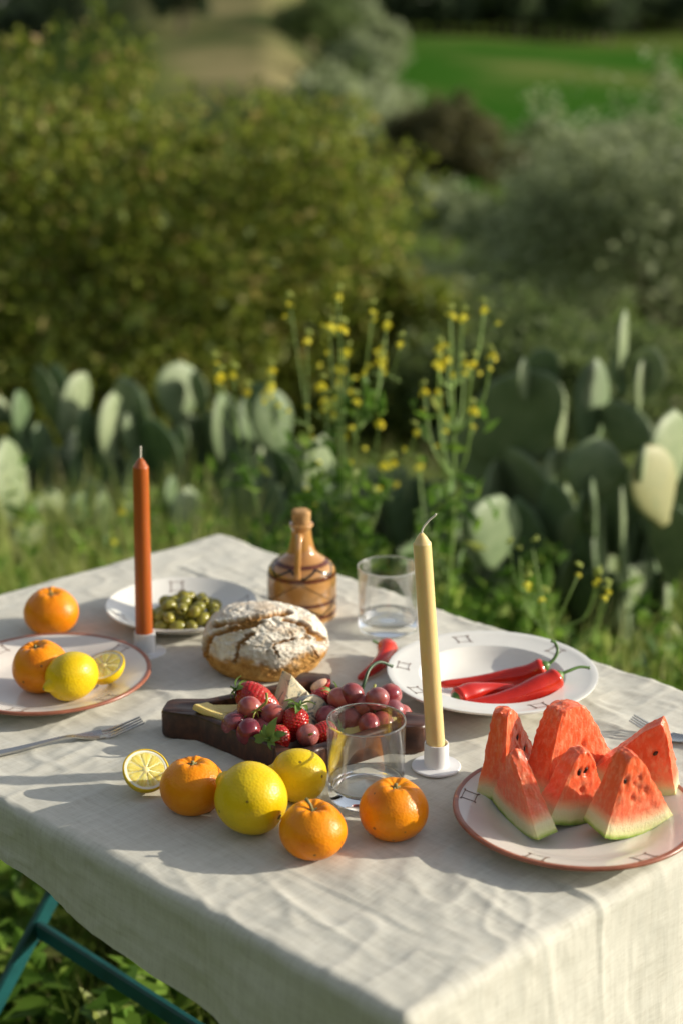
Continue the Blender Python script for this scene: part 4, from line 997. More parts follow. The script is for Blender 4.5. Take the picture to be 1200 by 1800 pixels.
# strawberries
sbm = NT('strawberry_skin'); co = sbm.coord(); gz = sbm.n('SeparateXYZ', ins={0: co}).outputs[2]
sbm.set(Base_Color=sbm.ramp(sbm.math('ADD', sbm.noise(co, 60, 3), sbm.math('MULTIPLY', gz, 6.0)), [(.25, (.25, .007, .009)), (.55, (.38, .012, .012)), (.9, (.46, .035, .02))]), Roughness=.26, Subsurface_Weight=.15, Subsurface_Radius=(.004, .001, .0008), Subsurface_Scale=1.0)
sbm.bump(sbm.noise(co, 300, 3), .3, .0006)
ach = simple('achene', (.50, .27, .06), .45, .25, 200)
sep = leafmat('sepal_green', [(0, (.10, .19, .035)), (.5, (.15, .26, .05)), (1, (.22, .34, .10))], .3, .45)
def sepal_mesh():
    V, F = [], []; m_ = 7
    for i_ in range(m_ + 1):
        t_ = i_ / m_; w_ = .0034 * math.sin(math.pi * (t_ * .86 + .14)) ** .9 if i_ < m_ else .0002
        x_ = .015 * t_; z_ = .004 * math.sin(t_ * 2.6) - .002 * t_ * t_
        V += [(x_, -w_, z_ + .0009), (x_, 0, z_), (x_, w_, z_ + .0009)]
    for i_ in range(m_):
        for j_ in range(2): b_ = i_ * 3 + j_; F.append((b_, b_ + 3, b_ + 4, b_ + 1))
    return mesh_np('sepal', np.array(V), F, sep, True)
SEPAL = sepal_mesh()
def strawberry(label, loc, tip, L, W, seed, calyx=1.0):
    """axis from the calyx (local z = 0) to the tip (local z = L)"""
    g = random.Random(seed); nt, npz = 70, 84
    t = np.linspace(0, 1, nt)[:, None]; p = (np.arange(npz) * 2 * math.pi / npz)[None, :]
    r_ = W / 2 * (np.sin(np.pi * np.clip(t, 0, 1) ** .72) ** .62) * (1 - .12 * t) * (1 + .05 * np.cos(2 * p + seed) + .03 * np.cos(3 * p))
    zz = L * t + 0 * p
    V = np.stack([r_ * np.cos(p), r_ * np.sin(p), zz], 2).reshape(-1, 3)
    pts_ = []; rows_ = 11
    for i_ in range(1, rows_):
        tv = i_ / rows_; rad_i = W / 2 * (math.sin(math.pi * tv ** .72) ** .62) * (1 - .12 * tv); cnt = max(3, int(2 * math.pi * rad_i / .0046))
        for k_ in range(cnt):
            a_ = 2 * math.pi * (k_ + .5 * (i_ % 2)) / cnt + g.uniform(-.06, .06)
            rr_ = rad_i * (1 + .05 * math.cos(2 * a_ + seed) + .03 * math.cos(3 * a_)); pts_.append((rr_ * math.cos(a_), rr_ * math.sin(a_), L * tv))
    S = np.array(pts_); d2 = ((V[:, None, :] - S[None]) ** 2).sum(2).min(1)
    ctr = np.array([0, 0, L * .4]); nr_ = V - ctr; nr_ /= np.linalg.norm(nr_, axis=1)[:, None] + 1e-9
    V = V - nr_ * (.0011 * np.exp(-d2 / .0011 ** 2))[:, None] + nr_ * (.0007 * fbm(V * 90, 2, seed))[:, None]
    i = (np.arange(nt - 1)[:, None] * npz + np.arange(npz)[None, :]); j = (np.arange(nt - 1)[:, None] * npz + (np.arange(npz)[None, :] + 1) % npz)
    qd = Vector(tip).to_track_quat('Z', 'Y')
    th = thing('strawberry', label, 'strawberry', loc, qd.to_euler(), 'strawberries in the wooden tray')
    put('berry', mesh_np('berry', V, np.stack([i, j, j + npz, i + npz], 2).reshape(-1, 4), sbm.m, True), th)
    mb = MB()
    for s_ in S:
        nv = s_ - ctr; nv = nv / np.linalg.norm(nv); q_ = Vector(nv).to_track_quat('Z', 'Y'); c_ = Vector(s_) - Vector(nv) * .0004
        V4 = [c_ + q_ @ Vector(u_) for u_ in ((.00036, 0, 0), (0, .0006, 0), (-.00036, 0, 0), (0, -.0006, 0), (0, 0, .0004))]
        mb.add(np.array([tuple(q2) for q2 in V4]), [(0, 1, 4), (1, 2, 4), (2, 3, 4), (3, 0, 4)])
    put('achenes', mb.mesh('achenes', ach, True), th, kind='stuff')
    mb = MB(); mb.tube([(0, 0, .002), (0, 0, -.003), (.001, 0, -.008)], [.0022, .0014, .0011], 7)
    cx = put('calyx', mb.mesh('calyx', sep), th)
    for k_ in range(9):
        a_ = k_ * 2 * math.pi / 9 + g.uniform(-.2, .2); s_ = g.uniform(.8, 1.25) * calyx
        put('sepal', SEPAL, cx, (0, 0, .0005), Euler((g.uniform(-.3, .3), R(180) + g.uniform(-.35, .75), a_), 'XYZ'), (s_, s_, s_))
    return th
strawberry('large strawberry lying in front of the bread', (-.120, 1.680, FZ + .042), (.84, -.16, -.34), .056, .038, 1, 1.1)
strawberry('strawberry at the front of the tray with its leaves facing the camera', (-.078, 1.584, FZ + .026), (.35, .62, -.30), .037, .034, 2, 1.4)
strawberry('strawberry with raised leaves in the middle of the tray, left of the brie', (-.048, 1.636, FZ + .040), (-.20, -.42, -.85), .040, .033, 3, 1.1)
strawberry('small strawberry at the back of the tray, right of the blue cheese', (-.010, 1.690, FZ + .029), (-.75, -.15, -.15), .032, .027, 4)
strawberry('strawberry half hidden behind the loose grape and the drinking glass', (-.006, 1.622, FZ + .016), (-.55, -.30, .1), .036, .030, 5)
strawberry('strawberry buried under the left grapes', (-.110, 1.652, FZ + .013), (.6, -.6, 0), .034, .028, 6)

# grapes
gm = NT('red_grape_skin'); co = gm.coord(); oi = gm.n('ObjectInfo').outputs['Random']
go = gm.n('VectorMath', operation='ADD', ins={0: co, 1: oi}).outputs[0]
bl = gm.ramp(gm.noise(go, 45, 4, .6), [(.45, (0, 0, 0)), (.75, (1, 1, 1))])
gc = gm.mix(oi, gm.ramp(gm.noise(go, 50, 2), [(.35, (.10, .010, .024)), (.65, (.22, .028, .042))]), gm.ramp(gm.noise(go, 50, 2), [(.35, (.24, .032, .040)), (.65, (.46, .13, .095))]))
gm.set(Base_Color=gm.mix(gm.math('MULTIPLY', bl, .34), gc, (.42, .33, .38)), Roughness=gm.ramp(bl, [(0, (.14,) * 3), (1, (.42,) * 3)]), Subsurface_Weight=.3, Subsurface_Radius=(.006, .0015, .0015), Subsurface_Scale=1.0)
gs = simple('grape_stem', (.30, .30, .06), .6, .3, 100)
v, f = lathe([(.0135 * math.sin(t_) if 0 < t_ < math.pi else 0, -.0150 * math.cos(t_)) for t_ in np.linspace(0, math.pi, 22)], 30)
GRAPE = mesh_np('grape', v, f, gm.m, True)
def bunch(label, pts_, stems, seed):
    g = random.Random(seed); o_ = Vector(pts_[0][:3])
    th = thing('grape_bunch', label, 'grapes', (o_.x, o_.y, FZ), (0, 0, 0)); O3 = Vector((o_.x, o_.y, FZ)); mb = MB()
    hub = Vector(stems[0]) - O3
    for q_ in pts_:
        c_ = Vector(q_[:3]) - O3; s_ = (q_[3] if len(q_) > 3 else .0135) / .0135 * g.uniform(.9, 1.06)
        d = (hub - c_).normalized()
        put('grape', GRAPE, th, c_, (d.to_track_quat('Z', 'Y')).to_euler(), (s_, s_, s_ * g.uniform(.95, 1.08)))
        e_ = c_ + d * .0135 * s_; mb.tube([tuple(e_), tuple(e_.lerp(hub, .5) + Vector((0, 0, .002))), tuple(hub)], [.0008, .0008, .0011], 5)
    mb.tube(smoothprof([tuple(Vector(s_) - O3) for s_ in stems], 4), .0016, 7)
    put('stem', mb.mesh('stem', gs), th); return th
bunch('bunch of red grapes with a yellow stem end, left side of the tray', [(-.120, 1.628, FZ + .0235, .0140), (-.103, 1.610, FZ + .0225, .0142), (-.103, 1.640, FZ + .037, .0138), (-.076, 1.632, FZ + .033, .0138), (-.090, 1.655, FZ + .024, .0130), (-.112, 1.650, FZ + .018, .013), (-.088, 1.627, FZ + .018, .0125)],
      [(-.095, 1.626, FZ + .040), (-.088, 1.624, FZ + .047), (-.083, 1.624, FZ + .052), (-.083, 1.626, FZ + .062)], 3)
bunch('bunch of dark red grapes on the right of the tray, behind the drinking glass', [(.012, 1.667, FZ + .042, .0142), (-.002, 1.668, FZ + .036, .0138), (-.016, 1.652, FZ + .022, .0132), (.040, 1.650, FZ + .044, .0126), (.055, 1.676, FZ + .037, .0130), (.058, 1.654, FZ + .027, .0134), (.026, 1.657, FZ + .032, .013), (.031, 1.631, FZ + .021, .0130), (.046, 1.640, FZ + .018, .0128), (.010, 1.650, FZ + .018, .013), (.034, 1.675, FZ + .022, .013), (.012, 1.685, FZ + .020, .013), (.068, 1.668, FZ + .016, .012)],
      [(.030, 1.662, FZ + .035), (.036, 1.668, FZ + .046), (.038, 1.675, FZ + .050)], 4)
th = thing('loose_grape', 'single pale red grape with a stem nub facing the camera', 'grape', (-.037, 1.604, FZ + .021), (R(62), R(-8), R(14)))
put('grape', GRAPE, th, (0, 0, 0), (0, 0, 0), (.96, .96, .96)); mb = MB(); mb.tube([(0, 0, .0140), (.0006, 0, .0172), (.0022, 0, .0205)], [.0016, .0011, .0014], 7); put('stem', mb.mesh('stem', gs), th)

# cheeses
bc_ = NT('blue_cheese'); co = bc_.coord(); ns_ = bc_.noise(co, 55, 5, .7, 1.2)
bc_.set(Base_Color=bc_.ramp(ns_, [(.36, (.055, .085, .095)), (.43, (.22, .25, .22)), (.48, (.68, .60, .40)), (.7, (.74, .67, .47))]), Roughness=.5, Subsurface_Weight=.2, Subsurface_Radius=(.004, .003, .002), Subsurface_Scale=1.0)
bc_.bump(bc_.noise(co, 160, 4), .6, .0012)
ych = simple('yellow_cheese', (.72, .56, .19), .45, .06, 50, .25, 120, .0008, .25)
brr = NT('mouldy_rind'); co = brr.coord(); ns_ = brr.noise(co, 110, 5, .7, .6)
brr.set(Base_Color=brr.ramp(ns_, [(.34, (.12, .15, .15)), (.5, (.40, .41, .37)), (.7, (.62, .60, .52))]), Roughness=.8); brr.bump(ns_, .6, .001)
def slab_mesh(name, outline, h_, mat, seed, bev=.0010):
    """extruded outline, slightly uneven, with softened edges"""
    o_ = np.array(outline, float); n_ = len(o_); P_ = []
    for k_ in range(n_):
        for t_ in (0, .25, .5, .75): P_.append(o_[k_] * (1 - t_) + o_[(k_ + 1) % n_] * t_)
    P_ = np.array(P_); c_ = P_.mean(0); m_ = len(P_); dirn = P_ - c_; dirn /= np.linalg.norm(dirn, axis=1)[:, None]
    rows_ = [(bev, 0), (0, bev), (0, h_ * .5), (0, h_ - bev), (bev, h_), (bev * 6, h_)]; V = []
    for ins_, z_ in rows_:
        for q_, d_ in zip(P_, dirn): V.append((*(q_ - d_ * ins_), z_))
    V = np.array(V); V += .0006 * np.stack([vn(V * 190, seed), vn(V * 190, seed + 1), vn(V * 190, seed + 2)], 1)
    F = [(r_ * m_ + k_, r_ * m_ + (k_ + 1) % m_, (r_ + 1) * m_ + (k_ + 1) % m_, (r_ + 1) * m_ + k_) for r_ in range(len(rows_) - 1) for k_ in range(m_)]
    F += [tuple(range(m_ - 1, -1, -1)), tuple((len(rows_) - 1) * m_ + k_ for k_ in range(m_))]
    return mesh_np(name, V, F, mat, True, sharp=50)
th = thing('blue_cheese', 'wedge of blue veined cheese standing in front of the bread', 'cheese', (-.065, 1.712, FZ + .004), (R(80), R(-8), R(28)))
put('cheese', slab_mesh('cheese', [(-.029, -.010), (.036, -.008), (.006, .046)], .026, bc_.m, 3), th)
th = thing('brie_piece', 'small round topped piece of white rinded cheese in the middle of the tray', 'cheese', (-.036, 1.664, FZ + .020), (R(66), R(4), R(32)))
v, f = lathe([(.0205 - .0012, -.010), (.0205, -.008), (.0205, .008), (.0195, .010)], 40); put('rind', mesh_np('rind', v, f, brr.m, True, sharp=50), th)
v, f = lathe([(0, -.0103), (.0188, -.0101)][::1], 40); v2, f2 = lathe([(.0188, .0101), (.0100, .0106), (0, .0108)], 40)
mb = MB(); mb.add(v, f).add(v2, f2); put('paste', mb.mesh('paste', bc_.m), th)
for lab, lc, rt, ol, hh in [('slice of yellow cheese at the left end of the tray', (-.148, 1.662, FZ + .019), (R(-14), R(16), R(-18)), [(-.020, -.012), (.020, -.015), (.018, .013), (-.014, .016)], .007),
                    ('second slice of yellow cheese, partly under the first and the grapes', (-.132, 1.676, FZ + .013), (R(-4), R(6), R(12)), [(-.018, -.014), (.022, -.012), (.020, .014), (-.018, .012)], .007),
                    ('yellow cheese slice seen through the drinking glass', (.008, 1.626, FZ + .005), (R(10), R(-8), R(30)), [(-.022, -.012), (.022, -.013), (.020, .013), (-.020, .012)], .007),
                    ('yellow cheese slice leaning below the right grapes', (.050, 1.628, FZ + .004), (R(56), R(10), R(20)), [(-.012, -.004), (.014, -.004), (.012, .026), (-.010, .022)], .006)]:
    o_ = put('cheese_slice', slab_mesh('cheese_slice', ol, hh, ych, int(lc[0] * 1e4) % 97), None, lc, rt); tag(o_, lab, 'cheese', 'yellow cheese slices in the tray')
hs = thing('strawberry_half', 'cut strawberry half at the back of the tray beside the blue cheese', 'strawberry', (-.036, 1.716, FZ + .026), (R(20), R(60), R(20)))
v, f = lathe([(.0 if t_ in (0, 1) else .012 * math.sin(math.pi * t_ ** .75) ** .6, .026 * t_) for t_ in np.linspace(0, 1, 16)], 28); v[:, 0] = np.maximum(v[:, 0], -.0005)
put('berry', mesh_np('berry', v, f, sbm.m, True), hs)
v, f = lathe([(0, 0), (.0095, 0), (.0105, .0012), (0, .0022)], 24); v = v[:, [2, 1, 0]] * np.array([-1, .85, 1.05]) + np.array([-.0006, 0, .012])
put('cut_face', mesh_np('cut_face', v, f, simple('strawberry_flesh', (.72, .42, .28), .4, .2, 150), True), hs)

# ------------------------------------------------------------------ olives
olm = NT('green_olive'); oi = olm.n('ObjectInfo').outputs['Random']; co = olm.coord()
olm.set(Base_Color=olm.mix(olm.noise(co, 90, 2), olm.ramp(oi, [(0, (.18, .19, .022)), (.5, (.32, .30, .035)), (1, (.44, .38, .045))]), (.20, .17, .03)), Roughness=.2, Subsurface_Weight=.2, Subsurface_Radius=(.003, .003, .001), Subsurface_Scale=1.0)
pit_m = simple('olive_hole', (.05, .045, .012), .5, .3, 100)
OLV = []
for k_, (a_, b_) in enumerate(((.0080, .0104), (.0077, .0096), (.0084, .0110))):
    v, f = lathe([(a_ * math.sin(t_) ** .95 if 0 < t_ < math.pi else 0, -b_ * math.cos(t_)) for t_ in np.linspace(0, math.pi, 18)], 26); v *= (1 + .02 * fbm(v * 90, 2, k_))[:, None]
    OLV.append(mesh_np('flesh', v, f, olm.m, True))
v, f = lathe([(0, -.0106)] + [(.0082 * math.sin(t_) ** .95, -.0106 * math.cos(t_)) for t_ in np.linspace(.15, math.pi - .36, 16)] + [(.0024, .0096), (.0021, .0080)], 26)
HOL = mesh_np('flesh', v, f, olm.m, True); v, f = lathe([(.0023, .0086), (.0018, .006), (0, .0052)], 16); PIT = mesh_np('opening', v, f, pit_m, True)
g = random.Random(8); placed = []
pc_ = (-.207, 1.992)
tries = 0
while len(placed) < 60 and tries < 15000:
    tries += 1
    a_, r_ = g.random() * 6.283, math.sqrt(g.random()); x_, y_ = pc_[0] + .058 * r_ * math.cos(a_), pc_[1] + .047 * r_ * math.sin(a_)
    rp = math.hypot(x_ + .217, y_ - 2.028); z_ = TZ + ztop(coup_top, rp) + .0076
    for (px_, py_, pz_) in placed:
        d2 = (x_ - px_) ** 2 + (y_ - py_) ** 2
        if d2 < .0158 ** 2: z_ = max(z_, pz_ + math.sqrt(.0158 ** 2 - d2) * .93)
    if z_ > TZ + .046 - 9 * ((x_ - pc_[0]) ** 2 + (y_ - pc_[1]) ** 2): continue
    placed.append((x_, y_, z_))
    th = thing('olive', 'green olive in the heap on the shallow white plate', 'olive', (x_, y_, z_), (g.uniform(0, 6), g.uniform(.6, 2.2), g.uniform(0, 6)), 'green olives heaped on the shallow plate')
    if len(placed) % 6 == 0:
        th.rotation_euler = Vector((g.uniform(-.2, .9), -.8, g.uniform(-.1, .6))).to_track_quat('Z', 'Y').to_euler(); put('flesh', HOL, th); put('opening', PIT, th)
    else: put('flesh', OLV[len(placed) % 3], th)

# ------------------------------------------------------------------ chilies
chm = NT('red_chili_skin'); co = chm.coord()
chm.set(Base_Color=chm.ramp(chm.noise(co, 22, 3), [(.3, (.42, .012, .008)), (.55, (.55, .022, .010)), (.8, (.62, .06, .015))]), Roughness=.17, Specular_IOR_Level=.55)
chm.bump(chm.noise(co, 55, 2), .25, .0015)
chg = simple('chili_green', (.075, .16, .025), .4, .3, 60); chd = simple('dark_green_stem', (.022, .06, .014), .4, .3, 60)
def chili(label, pts_, rmax, stem, seed, gmat=None, group=None):
    P_ = smoothprof(pts_, 10); o_ = P_[0].copy(); P_ = P_ - o_; m_ = len(P_); t_ = np.linspace(0, 1, m_)
    r_ = rmax * np.clip(sstep(-.09, .10, t_), .45, 1) * (1 - .72 * np.clip((t_ - .28) / .72, 0, 1) ** 1.25) * (1 + .04 * np.sin(t_ * 14 + seed)); r_[-1] = .0006; r_[-2] *= .7
    th = thing('red_chili', label, 'chili pepper', tuple(o_), (0, 0, 0), group)
    v, f = tube(P_, r_, 24); nrm_ = .03 * fbm(v * 60, 2, seed); ctr_ = np.repeat(P_, 24, 0); v = ctr_ + (v - ctr_) * (1 + nrm_)[:, None]
    put('pod', mesh_np('pod', v, f, chm.m, True), th)
    d = (P_[0] - P_[2]); d /= np.linalg.norm(d); rr0 = r_[0] + .0008
    v, f = tube([P_[2] * .8, P_[0], P_[0] + d * .003, P_[0] + d * .0055], [rr0 * 1.16, rr0 * 1.12, rr0 * .72, .0026], 16); put('calyx', mesh_np('calyx', v, f, gmat or chg, True), th)
    S_ = smoothprof([tuple(P_[0] + d * .004)] + [tuple(np.array(q_) - o_) for q_ in stem], 6)
    v, f = tube(S_, np.concatenate([np.linspace(.0022, .0017, len(S_) - 1), [.0024]]), 8); put('stem', mesh_np('stem', v, f, gmat or chg, True), th)
    return th
CG = 'red chilies on the deep plate'
chili('rearmost chili on the deep plate, its stem curling up', [(.246, 1.780, .7905), (.222, 1.782, .7785), (.17, 1.778, .7712), (.114, 1.768, .7705)], .0118, [(.257, 1.784, .798), (.2615, 1.790, .806), (.259, 1.797, .813), (.2545, 1.797, .8155)], 1, None, CG)
chili('short chili on the deep plate with its green end towards the candle', [(.134, 1.721, .7735), (.150, 1.732, .7745), (.18, 1.746, .7740), (.216, 1.750, .772)], .0132, [(.127, 1.717, .770), (.122, 1.714, .769)], 2, None, CG)
chili('longest chili at the front of the deep plate, its stem over the rim', [(.258, 1.745, .7925), (.240, 1.736, .7850), (.20, 1.719, .7755), (.155, 1.706, .7715), (.120, 1.702, .7720)], .0140, [(.270, 1.750, .7965), (.284, 1.757, .7985), (.296, 1.760, .7960)], 3, None, CG)
chili('red chili lying on the cloth behind the grapes and the deep plate', [(.056, 1.905, .7640), (.058, 1.885, .7655), (.046, 1.850, .7620), (.020, 1.818, .7560)], .0125, [(.046, 1.912, .766), (.040, 1.912, .769)], 4)
chili('red chili in the tray hidden by grapes, with a long dark green curved stem', [(.020, 1.704, FZ + .030), (.0, 1.706, FZ + .022), (-.03, 1.704, FZ + .012), (-.05, 1.695, FZ + .010)], .0100, [(.027, 1.708, FZ + .040), (.033, 1.722, FZ + .050), (.045, 1.742, FZ + .050), (.060, 1.752, FZ + .040)], 5, chd)

# ------------------------------------------------------------------ candles
hold = simple('white_powder_coated_metal', (.72, .72, .73), .45, .02, 60)
wick = simple('cotton_wick', (.72, .68, .58), .9, .1, 300)
def wax(name, col, sss):
    m = NT(name); co = m.coord()
    m.set(Base_Color=m.ramp(m.noise(co, 25, 4), [(.3, tuple(x * .92 for x in col)), (.7, col)]), Roughness=.30, Subsurface_Weight=.35, Subsurface_Radius=sss, Subsurface_Scale=1.0)
    m.bump(m.noise(m.mapping(co, (1, 1, .2)), 70, 3), .12, .001); return m.m
wo, wc_ = wax('terracotta_wax', (.40, .098, .016), (.008, .002, .0008)), wax('cream_wax', (.74, .58, .27), (.012, .008, .003))
def holder(label, x, y):
    prof = [(0, 0), (.0262, 0), (.0270, .0006), (.0270, .0020), (.0262, .0027), (.0142, .0029), (.0136, .0036), (.0134, .0286), (.0131, .0294), (.0120, .0294), (.0116, .0288), (.0116, .008), (0, .008)]
    v, f = lathe(prof, 64); o_ = put('candle_holder', mesh_np('candle_holder', v, f, hold, True, sharp=35), None, (x, y, TZ)); tag(o_, label, 'candle holder', 'white candle holders'); return o_
holder('white round candle holder under the orange candle', -.254, 1.914); holder('white round candle holder under the cream candle', .104, 1.589)
def candle(name, label, x, y, r0, r1, L_, mat, rot, wpts):
    th = thing(name, label, 'candle', (x, y, TZ + .0085), rot)
    prof = [(0, 0), (r0 - .0006, 0), (r0, .0008), (r0 * .98 + r1 * .02, .02)] + [(r0 + (r1 - r0) * t_, L_ * t_) for t_ in np.linspace(.15, 1, 10)] + [(r1 - .0002, L_ + .0008), (r1 - .0012, L_ + .0018), (r1 * .55, L_ + .0075), (.0022, L_ + .0118), (0, L_ + .0120)]
    v, f = lathe(prof, 48); v *= np.array([1, 1, 1]); v[:, :2] *= (1 + .006 * vn(v * np.array([60, 60, 14]), 7))[:, None]
    put('wax', mesh_np('wax', v, f, mat, True, sharp=50), th)
    v, f = tube(smoothprof([(q_[0], q_[1], q_[2] + L_ + .0115) for q_ in wpts], 5), .0011, 7); put('wick', mesh_np('wick', v, f, wick, True), th); return th
candle('orange_candle', 'tall terracotta orange taper candle on the left of the table', -.2545, 1.914, .0112, .0100, .242, wo, (0, R(1.0), 0), [(0, 0, 0), (.0003, 0, .007), (.0004, 0, .0155)])
candle('cream_candle', 'tall cream taper candle leaning left, behind the watermelon', .1045, 1.589, .0103, .0097, .252, wc_, (0, R(-4.5), 0), [(0, 0, 0), (.002, 0, .006), (.0085, 0, .0135), (.0150, 0, .0185), (.0162, 0, .0205)])

# ------------------------------------------------------------------ ceramic bottle
glz = NT('caramel_glaze'); co = glz.coord()
glz.set(Base_Color=glz.ramp(glz.noise(co, 16, 4), [(.3, (.36, .165, .045)), (.5, (.46, .235, .075)), (.75, (.54, .31, .12))]), Roughness=.11, Specular_IOR_Level=.6, Coat_Weight=.5, Coat_Roughness=.05)
glz.bump(glz.noise(co, 40, 2), .06, .002)
band = simple('brown_slip_glaze', (.115, .035, .018), .15, .3, 60); dkb = simple('black_slip_glaze', (.022, .016, .012), .18, .3, 60)
cork = simple('cork', (.42, .235, .09), .85, .3, 120, .6, 200, .0015)
cp = [(.0, .0), (.0455, .0), (.0468, .0015), (.0472, .012), (.0474, .035), (.0472, .056), (.0458, .066), (.0425, .0735), (.0350, .0800), (.0262, .0860), (.0200, .0925), (.0168, .1010), (.0146, .1110), (.0134, .1200), (.0134, .1245), (.0152, .1280), (.0164, .1300), (.0163, .1322), (.0150, .1330), (.0122, .1325), (.0118, .1250)]
bt = thing('ceramic_bottle', 'corked caramel glazed ceramic bottle with dark painted zigzag bands', 'bottle', (-.054, 2.050, TZ), (0, 0, 0))
prof = np.vstack([np.array(cp[:2]), smoothprof(cp[1:], 5)[1:]]); v, f = lathe([tuple(q_) for q_ in prof], 72); put('body', mesh_np('body', v, f, glz.m, True), bt)
def rz(z_): return float(np.interp(z_, prof[2:-12, 1], prof[2:-12, 0])) if z_ < .128 else .013
for z0_, z1_ in ((.0612, .0668), (.0780, .0822), (.0075, .0128), (.0262, .0312)):
    pts_ = [(rz(z_) + .0003, z_) for z_ in np.linspace(z0_, z1_, 5)]; v, f = lathe(pts_, 72); put('painted_band', mesh_np('painted_band', v, f, band, True), bt)
def zig(z0_, z1_, nseg, w_, ph_):
    V, F = [], []
    for k_ in range(nseg * 2):
        a0, a1 = ph_ + math.pi * k_ / nseg, ph_ + math.pi * (k_ + 1) / nseg; zz0, zz1 = (z0_, z1_) if k_ % 2 == 0 else (z1_, z0_); b_ = len(V)
        for q_ in range(9):
            t_ = q_ / 8; z_ = zz0 + (zz1 - zz0) * t_; a_ = a0 + (a1 - a0) * t_
            for s_ in (-1, 1): zc = min(max(z_ + s_ * w_ / 2, z0_ - .001), z1_ + .001); V.append(((rz(zc) + .00045) * math.cos(a_), (rz(zc) + .00045) * math.sin(a_), zc))
        for q_ in range(8): F.append((b_ + 2 * q_, b_ + 2 * q_ + 2, b_ + 2 * q_ + 3, b_ + 2 * q_ + 1))
    return mesh_np('painted_zigzag', np.array(V), F, dkb, True)
put('painted_zigzag', zig(.0672, .0776, 7, .0032, .3), bt); put('painted_zigzag', zig(.0132, .0260, 6, .0026, .1), bt)
put('painted_zigzag', zig(.0310, .0615, 3, .0010, -.55), bt)
ha = R(-96)
def hp(r_, z_): return (r_ * math.cos(ha), r_ * math.sin(ha), z_)
hpts = smoothprof([hp(.0125, .1160), hp(.0200, .1205), hp(.0275, .1185), hp(.0335, .1080), hp(.0385, .0930), hp(.0430, .0790), hp(.0445, .0680)], 6)
v, f = tube(hpts, np.interp(np.linspace(0, 1, len(hpts)), [0, .25, .8, 1], [.0056, .0046, .0042, .0052]), 12, True, .8); put('handle', mesh_np('handle', v, f, glz.m, True), bt)
v, f = lathe([(0, .120), (.0112, .120), (.0119, .130), (.0130, .146), (.0128, .1505), (.0118, .1515), (0, .1516)], 36); v *= (1 + .012 * fbm(v * 160, 2, 3))[:, None]
put('cork_stopper', mesh_np('cork_stopper', v, f, cork, True, sharp=50), bt)

# ------------------------------------------------------------------ drinking glasses
gw = NT('thin_glass_wall'); lw = gw.n('Fresnel', ins={'IOR': 1.5}).outputs[0]
edge_ = gw.n('LayerWeight', ins={'Blend': .22}).outputs['Facing']
tc = gw.ramp(edge_, [(.0, (.995, .997, .995)), (.90, (.993, .996, .994)), (1, (.93, .95, .945))])
tr_ = gw.n('BsdfTransparent', ins={'Color': tc}); gl_ = gw.n('BsdfGlossy', ins={'Roughness': .02, 'Color': (1, 1, 1, 1)})
mx = gw.n('MixShader', ins={0: gw.math('MULTIPLY', lw, .55), 1: tr_.outputs[0], 2: gl_.outputs[0]}); gw.t.links.new(mx.outputs[0], gw.out.inputs[0])
gbm = NT('solid_glass'); gbm.set(Base_Color=(.97, .985, .98), Roughness=.0, Transmission_Weight=1.0, IOR=1.47)
def glass(label, x, y):
    th = thing('drinking_glass', label, 'glass', (x, y, TZ), (0, 0, 0), 'clear drinking glasses')
    wall = [(.0402, .0185), (.0408, .050), (.0414, .0870), (.0413, .0882), (.0407, .0886), (.0401, .0880), (.0396, .050), (.0390, .0195)]
    v, f = lathe(wall, 96); put('wall', mesh_np('wall', v, f, gw.m, True), th)
    v, f = lathe([(.0398, .0868), (.0402, .0884), (.0407, .0891), (.0413, .0888), (.0417, .0878), (.0416, .0868)][::-1], 96); put('rim', mesh_np('rim', v, f, gbm.m, True), th)
    base = [(0, .0020), (.030, .0016), (.0355, .0003), (.0375, .0), (.0392, .0012), (.0399, .0040), (.0402, .0180), (.0396, .0186), (.0388, .0178), (.0372, .0150), (.0330, .0118), (.0250, .0122), (.0120, .0142), (0, .0150)]
    v, f = lathe(base, 96); put('base', mesh_np('base', v, f, gbm.m, True), th); return th
glass('clear empty glass in front of the wooden tray, between lemon and mandarin', .026, 1.522); glass('clear empty glass at the back, half behind the cream candle', .0625, 2.001)

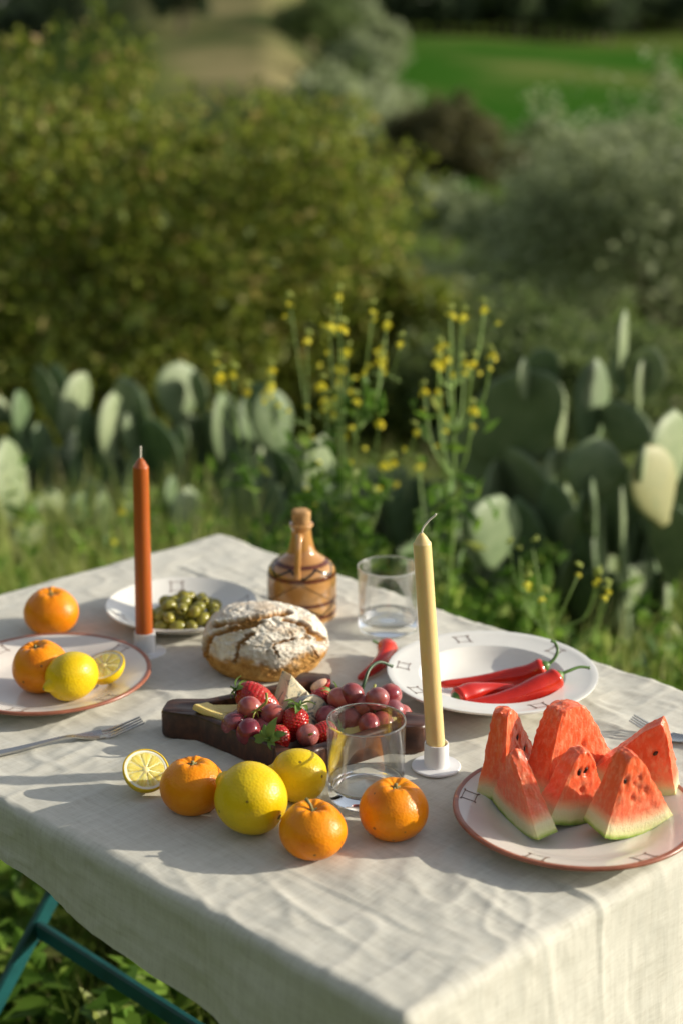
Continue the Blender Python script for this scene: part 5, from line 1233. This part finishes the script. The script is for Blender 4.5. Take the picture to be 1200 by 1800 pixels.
# ------------------------------------------------------------------ forks
stl = NT('brushed_steel'); co = stl.coord(); stl.set(Base_Color=(.50, .49, .47), Metallic=1.0, Roughness=stl.ramp(stl.noise(stl.mapping(co, (30, 600, 100)), 1.0, 3), [(.3, (.22,) * 3), (.7, (.36,) * 3)]))
def strip(rows_, th_=.0016):
    V, F = [], []
    for (x_, y_, w_, z_, cup) in rows_:
        for q_ in (-1, -.55, 0, .55, 1): V.append((x_, y_ + w_ / 2 * q_, z_ + cup * q_ * q_))
        for q_ in (1, .55, 0, -.55, -1): V.append((x_, y_ + w_ / 2 * q_ * .94, z_ + cup * q_ * q_ - th_))
    n_ = len(rows_)
    for i_ in range(n_ - 1):
        for k_ in range(10): F.append((i_ * 10 + k_, (i_ + 1) * 10 + k_, (i_ + 1) * 10 + (k_ + 1) % 10, i_ * 10 + (k_ + 1) % 10))
    F += [tuple(range(10)), tuple((n_ - 1) * 10 + k_ for k_ in range(9, -1, -1))]
    return np.array(V), F
def fork(label, tip, ang, lift=.0):
    """local +x runs to the tines, origin at the handle end"""
    th = thing('fork', label, 'fork', (tip[0] - .196 * math.cos(ang), tip[1] - .196 * math.sin(ang), TZ), (0, 0, ang), 'steel forks')
    ip = lambda x_, tab: float(np.interp(x_, [q_[0] for q_ in tab], [q_[1] for q_ in tab]))
    zt = smoothprof([(0, .0030), (.05, .0050), (.095, .0085), (.112, .0085), (.128, .0045), (.142, .0022), (.158, .0028), (.175, .0075 + lift * .4), (.196, .0135 + lift)], 6)
    wt = smoothprof([(0, .0085), (.004, .0120), (.05, .0095), (.095, .0058), (.112, .0060), (.124, .0125), (.134, .0205), (.142, .0228), (.150, .0234)], 6)
    zf = lambda x_: ip(x_, zt)
    v, f = strip([(x_, 0, ip(x_, wt), zf(x_), .0) for x_ in np.linspace(0, .112, 26)], .0024); put('handle', mesh_np('handle', v, f, stl.m, True, sharp=50), th)
    v, f = strip([(x_, 0, ip(x_, wt), zf(x_), .0022 * sstep(.112, .14, x_)) for x_ in np.linspace(.1121, .150, 16)]); put('head', mesh_np('head', v, f, stl.m, True, sharp=50), th)
    for k_ in range(4):
        y0 = (-1.5 + k_) * .0061
        v, f = strip([(x_, y0 * (1 - .06 * (x_ - .15) / .046), .0031 - .0017 * max(0, (x_ - .15) / .046) ** 2, zf(x_) + .0012 * (1 if k_ in (0, 3) else .15) * (1 - (x_ - .15) / .046), 0) for x_ in np.linspace(.1501, .196, 14)]); put('tine', mesh_np('tine', v, f, stl.m, True, sharp=50), th)
    return th
fork('steel fork below the terracotta rimmed plate, tines towards the tray', (-.230, 1.683), math.atan2(.066, .152)); fork('steel fork at the right edge behind the watermelon plate', (.334, 1.680), math.atan2(.044, -.080), .004)
